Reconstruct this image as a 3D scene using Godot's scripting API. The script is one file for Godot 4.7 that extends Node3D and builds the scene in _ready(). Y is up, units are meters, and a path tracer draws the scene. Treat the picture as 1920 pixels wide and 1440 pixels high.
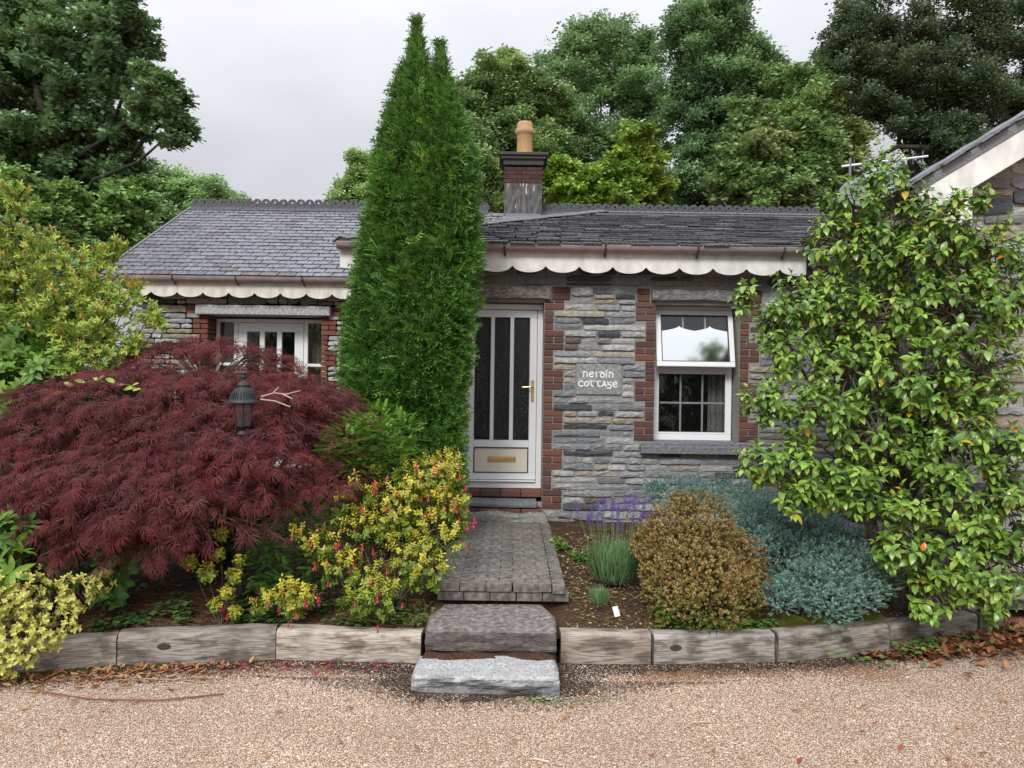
extends Node3D

const EYE := Vector3(0, 1.95, 0)
const WING_Z := -8.67        # stone front of the projecting wing
const LEFT_Z := -11.3        # stone front of the set-back half
const EAVE_Y := 3.46
const RIDGE_Z := -14.0
const RIDGE_Y := 5.06

var rng := RandomNumberGenerator.new()
var M := {}
var T := {}
var noise := FastNoiseLite.new()


class MB:
	var st := SurfaceTool.new()
	var sg := -1
	var col := Color.WHITE
	var n := 0

	func _init() -> void:
		st.begin(Mesh.PRIMITIVE_TRIANGLES)

	func tri(a: Vector3, b: Vector3, c: Vector3) -> void:
		st.set_smooth_group(sg)
		st.set_color(col)
		st.add_vertex(a)
		st.set_color(col)
		st.add_vertex(b)
		st.set_color(col)
		st.add_vertex(c)
		n += 1

	func tric(a: Vector3, b: Vector3, c: Vector3, ca: Color, cb: Color, cc: Color) -> void:
		st.set_smooth_group(sg)
		st.set_color(ca)
		st.add_vertex(a)
		st.set_color(cb)
		st.add_vertex(b)
		st.set_color(cc)
		st.add_vertex(c)
		n += 1

	# turned so that its front looks along the given direction
	func trin(a: Vector3, b: Vector3, c: Vector3, out: Vector3) -> void:
		if (c - a).cross(b - a).dot(out) < 0.0:
			tri(a, c, b)
		else:
			tri(a, b, c)

	func quadn(a: Vector3, b: Vector3, c: Vector3, d: Vector3, out: Vector3) -> void:
		trin(a, b, c, out)
		trin(a, c, d, out)

	func box(c: Vector3, s: Vector3, bev := 0.0, bs := Basis.IDENTITY) -> void:
		var h := s * 0.5
		var b := minf(bev, minf(h.x, minf(h.y, h.z)) * 0.9)
		var p := func(sx: int, sy: int, sz: int, k: int) -> Vector3:
			var v := Vector3(sx * (h.x - b), sy * (h.y - b), sz * (h.z - b))
			v[k] = [sx, sy, sz][k] * h[k]
			return c + bs * v
		for k in 3:
			var i := (k + 1) % 3
			var j := (k + 2) % 3
			for s0 in [-1, 1]:
				var q := []
				for ab in [[-1, -1], [1, -1], [1, 1], [-1, 1]]:
					var g := [0, 0, 0]
					g[k] = s0
					g[i] = ab[0]
					g[j] = ab[1]
					q.append(p.call(g[0], g[1], g[2], k))
				var o := Vector3.ZERO
				o[k] = s0
				quadn(q[0], q[1], q[2], q[3], bs * o)
		if b <= 0.0:
			return
		for k in 3:                       # edges that run along k
			var i := (k + 1) % 3
			var j := (k + 2) % 3
			for si in [-1, 1]:
				for sj in [-1, 1]:
					var g := [0, 0, 0]
					g[i] = si
					g[j] = sj
					var e := []
					for sk in [-1, 1]:
						g[k] = sk
						e.append([p.call(g[0], g[1], g[2], i), p.call(g[0], g[1], g[2], j)])
					var o := Vector3.ZERO
					o[i] = si
					o[j] = sj
					quadn(e[0][0], e[1][0], e[1][1], e[0][1], bs * o)
		for sx in [-1, 1]:
			for sy in [-1, 1]:
				for sz in [-1, 1]:
					trin(p.call(sx, sy, sz, 0), p.call(sx, sy, sz, 1), p.call(sx, sy, sz, 2), bs * Vector3(sx, sy, sz))

	func tube(pts: Array, rads: Array, sides := 6, cap := true) -> void:
		var rings := []
		var side := Vector3.ZERO
		for i in pts.size():
			var d: Vector3 = (pts[mini(i + 1, pts.size() - 1)] - pts[maxi(i - 1, 0)]).normalized()
			if i == 0:
				side = d.cross(Vector3(0.31, 0.2, 0.93) if absf(d.y) > 0.7 else Vector3.UP).normalized()
			else:
				side = (side - d * side.dot(d)).normalized()
			var up := d.cross(side)
			var ring := []
			for k in sides:
				var a := TAU * k / sides
				ring.append(pts[i] + (side * cos(a) + up * sin(a)) * rads[i])
			rings.append(ring)
		for i in pts.size() - 1:
			for k in sides:
				var k2 := (k + 1) % sides
				var o: Vector3 = (rings[i][k] + rings[i][k2]) * 0.5 - pts[i]
				quadn(rings[i][k], rings[i][k2], rings[i + 1][k2], rings[i + 1][k], o)
		if cap:
			for e in [0, pts.size() - 1]:
				var o: Vector3 = pts[e] - pts[1 if e == 0 else e - 1]
				for k in range(1, sides - 1):
					trin(rings[e][0], rings[e][k], rings[e][k + 1], o)

	func lathe(at: Vector3, prof: Array, sides := 16, turn := 0.0) -> void:
		for i in prof.size() - 1:
			var r0: float = prof[i][0]
			var y0: float = prof[i][1]
			var r1: float = prof[i + 1][0]
			var y1: float = prof[i + 1][1]
			for k in sides:
				var a0 := turn + TAU * k / sides
				var a1 := turn + TAU * (k + 1) / sides
				var p00 := at + Vector3(cos(a0) * r0, y0, sin(a0) * r0)
				var p01 := at + Vector3(cos(a1) * r0, y0, sin(a1) * r0)
				var p11 := at + Vector3(cos(a1) * r1, y1, sin(a1) * r1)
				var p10 := at + Vector3(cos(a0) * r1, y1, sin(a0) * r1)
				if r0 > 0.0001:
					tri(p00, p01, p11)
				if r1 > 0.0001:
					tri(p00, p11, p10)

	func extrude(poly: PackedVector2Array, z0: float, z1: float, xf := Transform3D.IDENTITY) -> void:
		var idx := Geometry2D.triangulate_polygon(poly)
		var f := xf.basis * Vector3(0, 0, 1)
		for i in range(0, idx.size(), 3):
			var q := []
			for k in 3:
				q.append(poly[idx[i + k]])
			trin(xf * Vector3(q[0].x, q[0].y, z1), xf * Vector3(q[1].x, q[1].y, z1), xf * Vector3(q[2].x, q[2].y, z1), f)
			trin(xf * Vector3(q[0].x, q[0].y, z0), xf * Vector3(q[1].x, q[1].y, z0), xf * Vector3(q[2].x, q[2].y, z0), -f)
		var area := 0.0
		for i in poly.size():
			area += poly[i].cross(poly[(i + 1) % poly.size()])
		for i in poly.size():
			var a := poly[i]
			var b := poly[(i + 1) % poly.size()]
			var o := Vector3(b.y - a.y, a.x - b.x, 0) * signf(area)
			quadn(xf * Vector3(a.x, a.y, z0), xf * Vector3(a.x, a.y, z1), xf * Vector3(b.x, b.y, z1), xf * Vector3(b.x, b.y, z0), xf.basis * o)

	func done() -> ArrayMesh:
		st.generate_normals()
		return st.commit()


func rf(a: float, b: float) -> float:
	return rng.randf_range(a, b)


func rv() -> Vector3:                     # a random direction
	var y := rf(-1, 1)
	var a := rf(0, TAU)
	var s := sqrt(1 - y * y)
	return Vector3(cos(a) * s, y, sin(a) * s)


func put(called: String, mesh: Mesh, mat: Material, parent: Node = self, xf := Transform3D.IDENTITY) -> MeshInstance3D:
	var o := MeshInstance3D.new()
	o.name = called
	o.mesh = mesh
	o.material_override = mat
	o.transform = xf
	parent.add_child(o, true)
	return o


func many(called: String, mesh: Mesh, mat: Material, xfs: Array, cols: Array, parent: Node = self) -> MultiMeshInstance3D:
	var mm := MultiMesh.new()
	mm.transform_format = MultiMesh.TRANSFORM_3D
	mm.use_colors = true
	mm.mesh = mesh
	mm.instance_count = xfs.size()
	for i in xfs.size():
		mm.set_instance_transform(i, xfs[i])
		mm.set_instance_color(i, cols[i])
	var o := MultiMeshInstance3D.new()
	o.name = called
	o.multimesh = mm
	o.material_override = mat
	o.set_meta("kind", "stuff")
	parent.add_child(o, true)
	return o


func thing(called: String, label: String, category: String, at := Vector3.ZERO, group := "") -> Node3D:
	var o := Node3D.new()
	o.name = called
	o.position = at
	add_child(o, true)
	tag(o, label, category, group)
	return o


func tag(o: Node, label: String, category: String, group := "") -> void:
	o.set_meta("label", label)
	o.set_meta("category", category)
	if group:
		o.set_meta("group", group)


func piece(called: String, parent: Node, at := Transform3D.IDENTITY) -> Node3D:
	var o := Node3D.new()
	o.name = called
	o.transform = at
	parent.add_child(o, true)
	return o


# ---------------------------------------------------------------- materials
func ntex(sd: int, freq: float, lo: float, hi: float, octaves := 4, size := 512, kind := FastNoiseLite.TYPE_SIMPLEX_SMOOTH, stops := []) -> NoiseTexture2D:
	var f := FastNoiseLite.new()
	f.seed = sd
	f.noise_type = kind
	f.frequency = freq
	f.fractal_octaves = octaves
	f.fractal_gain = 0.55
	var t := NoiseTexture2D.new()
	t.width = size
	t.height = size
	t.seamless = true
	t.noise = f
	var g := Gradient.new()
	if stops.is_empty():
		g.set_color(0, Color(lo, lo, lo))
		g.set_color(1, Color(hi, hi, hi))
	else:
		g.offsets = PackedFloat32Array(stops[0])
		g.colors = PackedColorArray(stops[1])
	t.color_ramp = g
	return t


func mat(c: Color, rough := 0.85, tex: Texture2D = null, scale := Vector3.ONE, bump: Texture2D = null, cm := 0.0, world := true) -> StandardMaterial3D:
	var m := StandardMaterial3D.new()
	m.albedo_color = c.linear_to_srgb()
	m.roughness = rough
	m.cull_mode = BaseMaterial3D.CULL_DISABLED
	if tex:
		m.albedo_texture = tex
	if tex or bump:
		m.uv1_triplanar = true
		m.uv1_world_triplanar = world
		m.uv1_scale = scale
	if bump:
		m.heightmap_enabled = true
		m.heightmap_texture = bump
		m.heightmap_scale = cm
	return m


# a second, broader pattern laid over the first: stains and bleaching
func stained(m: StandardMaterial3D, tex: Texture2D, scale: Vector3, world := true) -> StandardMaterial3D:
	m.detail_enabled = true
	m.detail_albedo = tex
	m.detail_blend_mode = BaseMaterial3D.BLEND_MODE_MUL
	m.detail_uv_layer = BaseMaterial3D.DETAIL_UV_2
	m.uv2_triplanar = true
	m.uv2_world_triplanar = world
	m.uv2_scale = scale
	return m


func leafmat(rough := 0.5, back := Color(0.3, 0.3, 0.3), spec := 0.4) -> StandardMaterial3D:
	var m := StandardMaterial3D.new()
	m.vertex_color_use_as_albedo = true
	m.roughness = rough
	m.metallic_specular = spec
	m.cull_mode = BaseMaterial3D.CULL_DISABLED
	m.backlight_enabled = true
	m.backlight = back.linear_to_srgb()
	return m


func glass(alpha := 0.1, c := Color(0.5, 0.55, 0.55), rough := 0.02) -> StandardMaterial3D:
	var m := StandardMaterial3D.new()
	m.albedo_color = Color(c.r, c.g, c.b, alpha)
	m.transparency = BaseMaterial3D.TRANSPARENCY_ALPHA
	m.roughness = rough
	m.cull_mode = BaseMaterial3D.CULL_DISABLED
	return m


func make_materials() -> void:
	T.fine = ntex(11, 0.03, 0.62, 1.0, 5)
	T.grain = ntex(12, 0.09, 0.55, 1.0, 4)
	T.blotch = ntex(13, 0.008, 0.5, 1.0, 5)
	T.faint = ntex(21, 0.012, 0.82, 1.0, 5)
	T.bump = ntex(14, 0.05, 0.0, 1.0, 5)
	T.streak = ntex(15, 0.024, 0.42, 1.0, 5)
	T.wood = ntex(16, 0.02, 0, 0, 5, 512, FastNoiseLite.TYPE_SIMPLEX_SMOOTH, [[0.0, 0.3, 0.5, 0.75, 1.0], [Color(0.5, 0.48, 0.47), Color(0.72, 0.7, 0.68), Color(0.86, 0.84, 0.82), Color(0.93, 0.92, 0.9), Color(1, 1, 1)]])
	T.lichen = ntex(17, 0.02, 0, 0, 4, 512, FastNoiseLite.TYPE_SIMPLEX_SMOOTH, [[0.0, 0.35, 0.5, 0.62, 1.0], [Color(0.5, 0.46, 0.47), Color(0.66, 0.64, 0.66), Color(0.86, 0.88, 0.92), Color(1, 1, 1), Color(0.92, 0.9, 0.86)]])
	T.soil = ntex(18, 0.06, 0, 0, 5, 512, FastNoiseLite.TYPE_SIMPLEX_SMOOTH, [[0.0, 0.4, 0.6, 1.0], [Color(0.35, 0.28, 0.22), Color(0.6, 0.48, 0.38), Color(0.8, 0.66, 0.5), Color(1, 0.9, 0.75)]])
	T.drips = ntex(19, 0.045, 0, 0, 3, 512, FastNoiseLite.TYPE_CELLULAR, [[0.0, 1.0], [Color(0, 0, 0), Color(1, 1, 1)]])
	# stones of the walls: [colour, weight]
	var s := Vector3(1.3, 11.0, 1.3)
	M.stone = []
	for c in [Color(0.45, 0.48, 0.53), Color(0.78, 0.79, 0.8), Color(0.74, 0.63, 0.48), Color(0.15, 0.165, 0.195), Color(0.9, 0.9, 0.88), Color(0.3, 0.235, 0.225), Color(0.46, 0.46, 0.41), Color(0.78, 0.72, 0.62), Color(0.6, 0.63, 0.67)]:
		M.stone.append(mat(c, 0.75, T.streak, s, T.streak, 0.8))
	M.mortar = mat(Color(0.52, 0.51, 0.47), 0.95, T.grain, Vector3(2, 2, 2), T.bump, 0.5)
	M.brick = []
	for c in [Color(0.225, 0.095, 0.078), Color(0.175, 0.083, 0.075), Color(0.27, 0.115, 0.09), Color(0.33, 0.13, 0.085), Color(0.24, 0.145, 0.13)]:
		M.brick.append(mat(c, 0.85, T.grain, Vector3(3, 3, 3), T.bump, 0.35))
	M.paleb = []
	for c in [Color(0.3, 0.1, 0.065), Color(0.24, 0.082, 0.058), Color(0.36, 0.135, 0.085)]:
		M.paleb.append(mat(c, 0.85, T.grain, Vector3(3, 3, 3), T.bump, 0.35))
	M.upvc = mat(Color(0.84, 0.85, 0.87), 0.35)
	M.cream = mat(Color(0.76, 0.71, 0.59), 0.4)
	M.brass = mat(Color(0.62, 0.46, 0.18), 0.32)
	M.brass.metallic = 0.9
	M.glass = glass(0.25, Color(0.06, 0.075, 0.07))
	M.doorglass = glass(0.4, Color(0.07, 0.085, 0.085), 0.05)
	M.doorglass.heightmap_enabled = true
	M.doorglass.heightmap_texture = T.drips
	M.doorglass.heightmap_scale = 1.2
	M.doorglass.uv1_triplanar = true
	M.doorglass.uv1_scale = Vector3(3, 1.2, 3)
	M.beads = mat(Color(0.16, 0.18, 0.18), 0.15)
	M.beads.metallic = 0.5
	M.pane_mirror = mat(Color(0.84, 0.86, 0.88), 0.08)  # mirror for the added reflection sheet on the tilted sash
	M.pane_mirror.metallic = 1.0
	M.seal = mat(Color(0.02, 0.02, 0.022), 0.6)
	M.dark = mat(Color(0.05, 0.045, 0.04), 0.9)
	M.curtain = mat(Color(0.5, 0.46, 0.36), 0.9, T.fine, Vector3(2, 2, 2))
	M.net = mat(Color(0.7, 0.7, 0.68), 0.9, T.fine, Vector3(2, 2, 2))
	M.fascia = mat(Color(0.92, 0.92, 0.9), 0.5, T.faint, Vector3(0.8, 0.5, 0.8))
	M.fascia2 = mat(Color(0.84, 0.8, 0.7), 0.55, T.faint, Vector3(1.2, 0.4, 1.2))
	M.gutter = mat(Color(0.37, 0.3, 0.3), 0.4, T.faint, Vector3(0.8, 2, 0.8))
	M.bracket = mat(Color(0.07, 0.045, 0.045), 0.5)
	M.lintel = mat(Color(0.5, 0.44, 0.4), 0.85, T.streak, Vector3(1.0, 3, 1.0), T.bump, 1.2)
	M.lintel2 = mat(Color(0.5, 0.5, 0.48), 0.85, T.streak, Vector3(1.0, 3, 1.0), T.bump, 1.2)
	M.concrete = mat(Color(0.62, 0.63, 0.64), 0.8, T.fine, Vector3(1.5, 1.5, 1.5), T.bump, 0.3)
	M.sill = mat(Color(0.27, 0.28, 0.31), 0.6, T.fine, Vector3(1.2, 2, 1.2), T.bump, 0.3)
	M.plaque = mat(Color(0.4, 0.42, 0.42), 0.75, T.fine, Vector3(1.4, 1.4, 1.4), T.bump, 0.25)
	M.paint = mat(Color(0.85, 0.85, 0.84), 0.6)
	M.slate = []
	for c in [Color(0.215, 0.222, 0.245), Color(0.25, 0.258, 0.28), Color(0.185, 0.19, 0.21), Color(0.22, 0.22, 0.24), Color(0.155, 0.14, 0.145)]:
		M.slate.append(mat(c, 0.5, T.lichen, Vector3(1.6, 1.6, 1.6), T.bump, 0.3))
	M.oldslate = []
	for c in [Color(0.075, 0.078, 0.088), Color(0.05, 0.05, 0.056), Color(0.11, 0.112, 0.12), Color(0.16, 0.165, 0.175), Color(0.085, 0.075, 0.075)]:
		M.oldslate.append(mat(c, 0.6, T.lichen, Vector3(2.2, 2.2, 2.2), T.bump, 0.6))
	M.deck = mat(Color(0.045, 0.045, 0.05), 0.9)
	M.ridge = mat(Color(0.1, 0.1, 0.11), 0.65, T.lichen, Vector3(2, 2, 2), T.bump, 0.3)
	M.hip = mat(Color(0.16, 0.155, 0.155), 0.75, T.lichen, Vector3(2, 2, 2), T.bump, 0.4)
	M.render = mat(Color(0.19, 0.185, 0.175), 0.85, T.blotch, Vector3(2.2, 0.8, 2.2), T.bump, 0.3)
	M.capstone = mat(Color(0.085, 0.082, 0.08), 0.8, T.fine, Vector3(2, 2, 2), T.bump, 0.3)
	M.pot = mat(Color(0.66, 0.42, 0.19), 0.7, T.fine, Vector3(2, 2, 2))
	M.lead = mat(Color(0.27, 0.29, 0.32), 0.5, T.fine, Vector3(3, 3, 3))
	M.leak = mat(Color(0.62, 0.62, 0.6), 0.9)
	M.chimbrick = []
	for c in [Color(0.13, 0.05, 0.045), Color(0.09, 0.042, 0.042), Color(0.17, 0.07, 0.055)]:
		M.chimbrick.append(mat(c, 0.9, T.streak, Vector3(5, 1.2, 5), T.bump, 0.4))
	M.bark = mat(Color(0.12, 0.095, 0.07), 0.95, T.streak, Vector3(5, 1.5, 5), T.bump, 1.5)
	M.palebark = mat(Color(0.3, 0.25, 0.18), 0.9, T.streak, Vector3(5, 2, 5), T.bump, 0.8)
	M.iron = mat(Color(0.035, 0.037, 0.04), 0.55, T.fine, Vector3(4, 4, 4))
	M.soil = mat(Color(0.13, 0.09, 0.062), 0.98, T.soil, Vector3(1.3, 1.3, 1.3), T.bump, 2.5)


func make_sky() -> void:
	var w := 768
	var h := 384
	var im := Image.create_empty(w, h, false, Image.FORMAT_RGBF)
	var f := FastNoiseLite.new()
	f.seed = 5
	f.noise_type = FastNoiseLite.TYPE_SIMPLEX_SMOOTH
	f.frequency = 1.0
	f.fractal_octaves = 5
	for j in h:
		var up := PI * (0.5 - (j + 0.5) / h)
		for i in w:
			var a := TAU * i / w
			var d := Vector3(cos(a) * cos(up), sin(up), sin(a) * cos(up))
			var e := maxf(d.y, 0.0)
			var q := d * Vector3(1.0, 2.0, 1.0)
			var c := f.get_noise_3d(q.x * 1.5, q.y * 1.5, q.z * 1.5) * 0.5 + f.get_noise_3d(q.x * 0.6 + 9, q.y * 0.6, q.z * 0.6) * 0.6
			var v := 0.335 + 0.34 * c + 0.09 * smoothstep(0.0, 0.35, e) + 1.02 * smoothstep(0.25, 1.0, e)
			if d.y < 0.0:
				v = 0.3
			im.set_pixel(i, j, Color(v * 0.965, v * 0.99, v * 1.055))
	var m := PanoramaSkyMaterial.new()
	m.panorama = ImageTexture.create_from_image(im)
	var sky := Sky.new()
	sky.sky_material = m
	var e := Environment.new()
	e.background_mode = Environment.BG_SKY
	e.sky = sky
	e.tonemap_mode = Environment.TONE_MAPPER_LINEAR
	e.tonemap_exposure = 1.52
	e.sdfgi_enabled = true
	e.ssao_enabled = true
	e.ssil_enabled = true
	var we := WorldEnvironment.new()
	we.name = "environment"
	we.environment = e
	add_child(we)
# ---------------------------------------------------------------- masonry
func stone_mesh(w: float, h: float, rough := 1.0) -> ArrayMesh:
	var b := MB.new()
	var nx := clampi(int(w / 0.075) + 1, 3, 5)
	var ny := 2 if h < 0.085 else 3
	var g := []
	var cr := [rf(0.05, 0.5), rf(0.05, 0.5), rf(0.05, 0.5), rf(0.05, 0.5)]
	var tilt := rf(-0.007, 0.007)
	for j in ny + 1:
		var row := []
		for i in nx + 1:
			var u := float(i) / nx
			var v := float(j) / ny
			var x := (u - 0.5) * w
			var y := (v - 0.5) * h
			var edge := i == 0 or i == nx or j == 0 or j == ny
			if not edge:
				x += rf(-0.25, 0.25) * w / nx
				y += rf(-0.3, 0.3) * h / ny
			else:
				if j == 0 or j == ny:
					y -= signf(v - 0.5) * rf(-0.02, 0.14) * h
				var c := (0 if j == 0 else 2) + (0 if i == 0 else 1)
				if (i == 0 or i == nx):
					x -= signf(u - 0.5) * (rf(0, 0.008) + (cr[c] * h * 0.3 if (j == 0 or j == ny) else 0.0))
				if (i == 0 or i == nx) and (j == 0 or j == ny):
					y -= signf(v - 0.5) * cr[c] * h * 0.16
			var z := 0.004 + rf(-0.005, 0.008) * rough + tilt * (v - 0.5) * 2.0 if not edge else rf(-0.003, 0.003) * rough + tilt * (v - 0.5) * 2.0
			row.append(Vector3(x, y, z))
		g.append(row)
	for j in ny:
		for i in nx:
			b.quadn(g[j][i], g[j][i + 1], g[j + 1][i + 1], g[j + 1][i], Vector3.BACK)
	var rim := []
	for i in nx:
		rim.append(g[0][i])
	for j in ny:
		rim.append(g[j][nx])
	for i in nx:
		rim.append(g[ny][nx - i])
	for j in ny:
		rim.append(g[ny - j][0])
	for i in rim.size():
		var p: Vector3 = rim[i]
		var q: Vector3 = rim[(i + 1) % rim.size()]
		var o := (p + q) * 0.5
		o.z = 0
		b.quadn(p, q, q + Vector3(0, 0, -0.05 - q.z), p + Vector3(0, 0, -0.05 - p.z), o)
	return b.done()


# free rubble courses in a rectangle, round the blocked rectangles
func courses(x0: float, x1: float, y0: float, y1: float, blocked: Array, step := 0.225) -> Array:
	var ys := [y0, y1]
	var y := y0 + step
	while y < y1 - 0.06:
		ys.append(y)
		y += step
	for r in blocked:
		for e in [r.position.y, r.end.y]:
			if e > y0 + 0.05 and e < y1 - 0.05:
				ys.append(e)
	ys.sort()
	var cuts := [ys[0]]
	for e in ys:
		if e - cuts[-1] > 0.055:
			cuts.append(e)
	cuts[-1] = maxf(cuts[-1], y1)
	var out := []
	for k in cuts.size() - 1:
		var a: float = cuts[k]
		var b: float = cuts[k + 1]
		var free := [[x0, x1]]
		for r in blocked:
			if minf(r.end.y, b) - maxf(r.position.y, a) < 0.025:
				continue
			var nf := []
			for f in free:
				if r.position.x > f[0] and r.position.x < f[1] or r.end.x > f[0] and r.end.x < f[1] or r.position.x <= f[0] and r.end.x >= f[1]:
					if r.position.x - f[0] > 0.04:
						nf.append([f[0], r.position.x])
					if f[1] - r.end.x > 0.04:
						nf.append([r.end.x, f[1]])
				else:
					nf.append(f)
			free = nf
		for f in free:
			var x: float = f[0]
			while x < f[1] - 0.01:
				var w := rf(0.24, 0.62)
				if f[1] - x - w < 0.16:
					w = f[1] - x
				var h := b - a
				var rows := 1
				if h > 0.1:
					rows = 2 if rng.randf() < 0.62 else (3 if h > 0.18 and rng.randf() < 0.6 else 1)
				if rows == 1 and h > 0.2 and w > 0.36:
					rows = 2
				var hs := []
				var sum := 0.0
				for i in rows:
					hs.append(rf(0.4, 1.6))
					sum += hs[-1]
				var yy := a
				for i in rows:
					var hh: float = hs[i] / sum * h
					if w > 0.3 and rng.randf() < 0.42:
						var s := rf(0.35, 0.65) * w
						out.append(Rect2(x, yy, s, hh))
						out.append(Rect2(x + s, yy, w - s, hh))
					else:
						out.append(Rect2(x, yy, w, hh))
					yy += hh
				x += w
	return out


func lay_stones(wall: Node, rects: Array, xf: Transform3D, weights: Array) -> void:
	var sum := 0.0
	for w in weights:
		sum += w
	for r in rects:
		var w: float = r.size.x - 0.01
		var h: float = r.size.y - 0.0095
		if w < 0.02 or h < 0.018:
			continue
		var pick := rf(0, sum)
		var k := 0
		while k < weights.size() - 1 and pick > weights[k]:
			pick -= weights[k]
			k += 1
		var c: Vector2 = r.get_center()
		put("stone", stone_mesh(w, h), M.stone[k], wall, xf * Transform3D(Basis(Vector3.BACK, rf(-0.013, 0.013) * minf(1.0, 0.3 / w)), Vector3(c.x, c.y, rf(0.005, 0.03))))


# toothed brick jamb: groups of three courses, wide and narrow by turns
func jamb(wall: Node, x: float, dir: float, y0: float, y1: float, xf: Transform3D, mats: Array, phase := 0, deep := 0.25) -> Array:
	var blocked := []
	var c := 0
	var y := y0
	while y < y1 - 0.03:
		var h := minf(0.075, y1 - y)
		var wide := (int(c / 3.0) + phase) % 2 == 0
		var ws := [0.108]
		if wide:
			ws = [0.226] if c % 3 != 1 else [0.112, 0.114]
		var at := x
		for w in ws:
			var b := MB.new()
			b.box(Vector3.ZERO, Vector3(w - 0.009, h - 0.009, deep if at == x else 0.09), 0.006)
			var d: float = deep if at == x else 0.09
			put("brick", b.done(), mats[rng.randi() % mats.size()], wall, xf * Transform3D(Basis(Vector3.UP, rf(-0.01, 0.01)), Vector3(at + dir * w * 0.5, y + h * 0.5, 0.012 - d * 0.5 + rf(-0.003, 0.004))))
			at += dir * w
		blocked.append(Rect2(minf(x, at), y, absf(at - x), h))
		y += h
		c += 1
	return blocked


func slab_block(w: float, h: float, d: float, rough: float, nx := 10, ny := 3, nz := 3) -> ArrayMesh:      # a rough-faced block, centred
	var b := MB.new()
	b.sg = 0 if rough < 0.0 else -1
	rough = absf(rough)
	var off := rng.randi() % 1000
	var f := func(u: Vector3) -> Vector3:
		var p := Vector3(u.x * w, u.y * h, u.z * d) * 0.5
		var k := Vector3(noise.get_noise_3d(p.x * 60 + off, p.y * 120, p.z * 60), noise.get_noise_3d(p.x * 60, p.y * 120 + off, p.z * 60), noise.get_noise_3d(p.x * 60, p.y * 120, p.z * 60 + off))
		var e := 0
		for i in 3:
			if absf(u[i]) > 0.99:
				e += 1
		p *= 1.0 - 0.0 * e
		if e >= 2:
			p -= Vector3(signf(u.x) if absf(u.x) > 0.99 else 0.0, signf(u.y) if absf(u.y) > 0.99 else 0.0, signf(u.z) if absf(u.z) > 0.99 else 0.0) * rough * 0.7
		return p + k * rough * 1.6
	var n := [nx, ny, nz]
	for k in 3:
		var i := (k + 1) % 3
		var j := (k + 2) % 3
		for s in [-1.0, 1.0]:
			for a in n[i]:
				for c in n[j]:
					var q := []
					for ab in [[0, 0], [1, 0], [1, 1], [0, 1]]:
						var u := Vector3.ZERO
						u[k] = s
						u[i] = -1.0 + 2.0 * (a + ab[0]) / n[i]
						u[j] = -1.0 + 2.0 * (c + ab[1]) / n[j]
						q.append(f.call(u))
					var o := Vector3.ZERO
					o[k] = s
					b.quadn(q[0], q[1], q[2], q[3], o)
	return b.done()


func frame_bars(b: MB, x0: float, x1: float, y0: float, y1: float, t: float, z: float, d: float, bottom := -1.0) -> void:
	if bottom < 0:
		bottom = t
	b.box(Vector3((x0 + x1) * 0.5, y1 - t * 0.5, z), Vector3(x1 - x0, t, d), 0.006)
	b.box(Vector3((x0 + x1) * 0.5, y0 + bottom * 0.5, z), Vector3(x1 - x0, bottom, d), 0.006)
	b.box(Vector3(x0 + t * 0.5, (y0 + y1 + bottom - t) * 0.5, z + 0.0015), Vector3(t, y1 - y0 - t - bottom, d), 0.006)
	b.box(Vector3(x1 - t * 0.5, (y0 + y1 + bottom - t) * 0.5, z + 0.0015), Vector3(t, y1 - y0 - t - bottom, d), 0.006)


func boxmesh(s: Vector3, bev := 0.0) -> ArrayMesh:
	var b := MB.new()
	b.box(Vector3.ZERO, s, bev)
	return b.done()


func at(x: float, y: float, z: float) -> Transform3D:
	return Transform3D(Basis.IDENTITY, Vector3(x, y, z))


func curtain_mesh(w: float, h: float, folds: float, deep: float) -> ArrayMesh:
	var b := MB.new()
	b.sg = 0
	var n := int(folds * 8)
	for i in n:
		var q := []
		for k in [i, i + 1]:
			var u := float(k) / n
			var z := sin(u * folds * TAU) * deep + sin(u * 9.0) * deep * 0.4
			q.append(Vector3((u - 0.5) * w, h * 0.5, z))
			q.append(Vector3((u - 0.5) * w * 1.03, -h * 0.5, z * 1.2))
		b.quadn(q[0], q[2], q[3], q[1], Vector3.BACK)
	return b.done()


func scallop_board(b: MB, x0: float, x1: float, top: float, cusp: float, low: float, step: float, z0: float, z1: float, first: float) -> void:
	var xs := [x0]
	var x := first
	while x < x1:
		if x > x0:
			xs.append(x)
		x += step
	xs.append(x1)
	for i in xs.size() - 1:
		var a: float = xs[i]
		var e: float = xs[i + 1]
		var p := PackedVector2Array([Vector2(a, top)])
		for k in 11:
			var xx := lerpf(a, e, k / 10.0)
			var ph := fposmod(xx - first, step) / step
			if k == 0:
				ph = fposmod(a - first + 0.0005, step) / step
			if k == 10:
				ph = fposmod(e - first - 0.0005, step) / step
			p.append(Vector2(xx, lerpf(cusp, low, sqrt(maxf(0.0, sin(ph * PI))))))
		p.append(Vector2(e, top))
		b.extrude(p, z0, z1)


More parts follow.
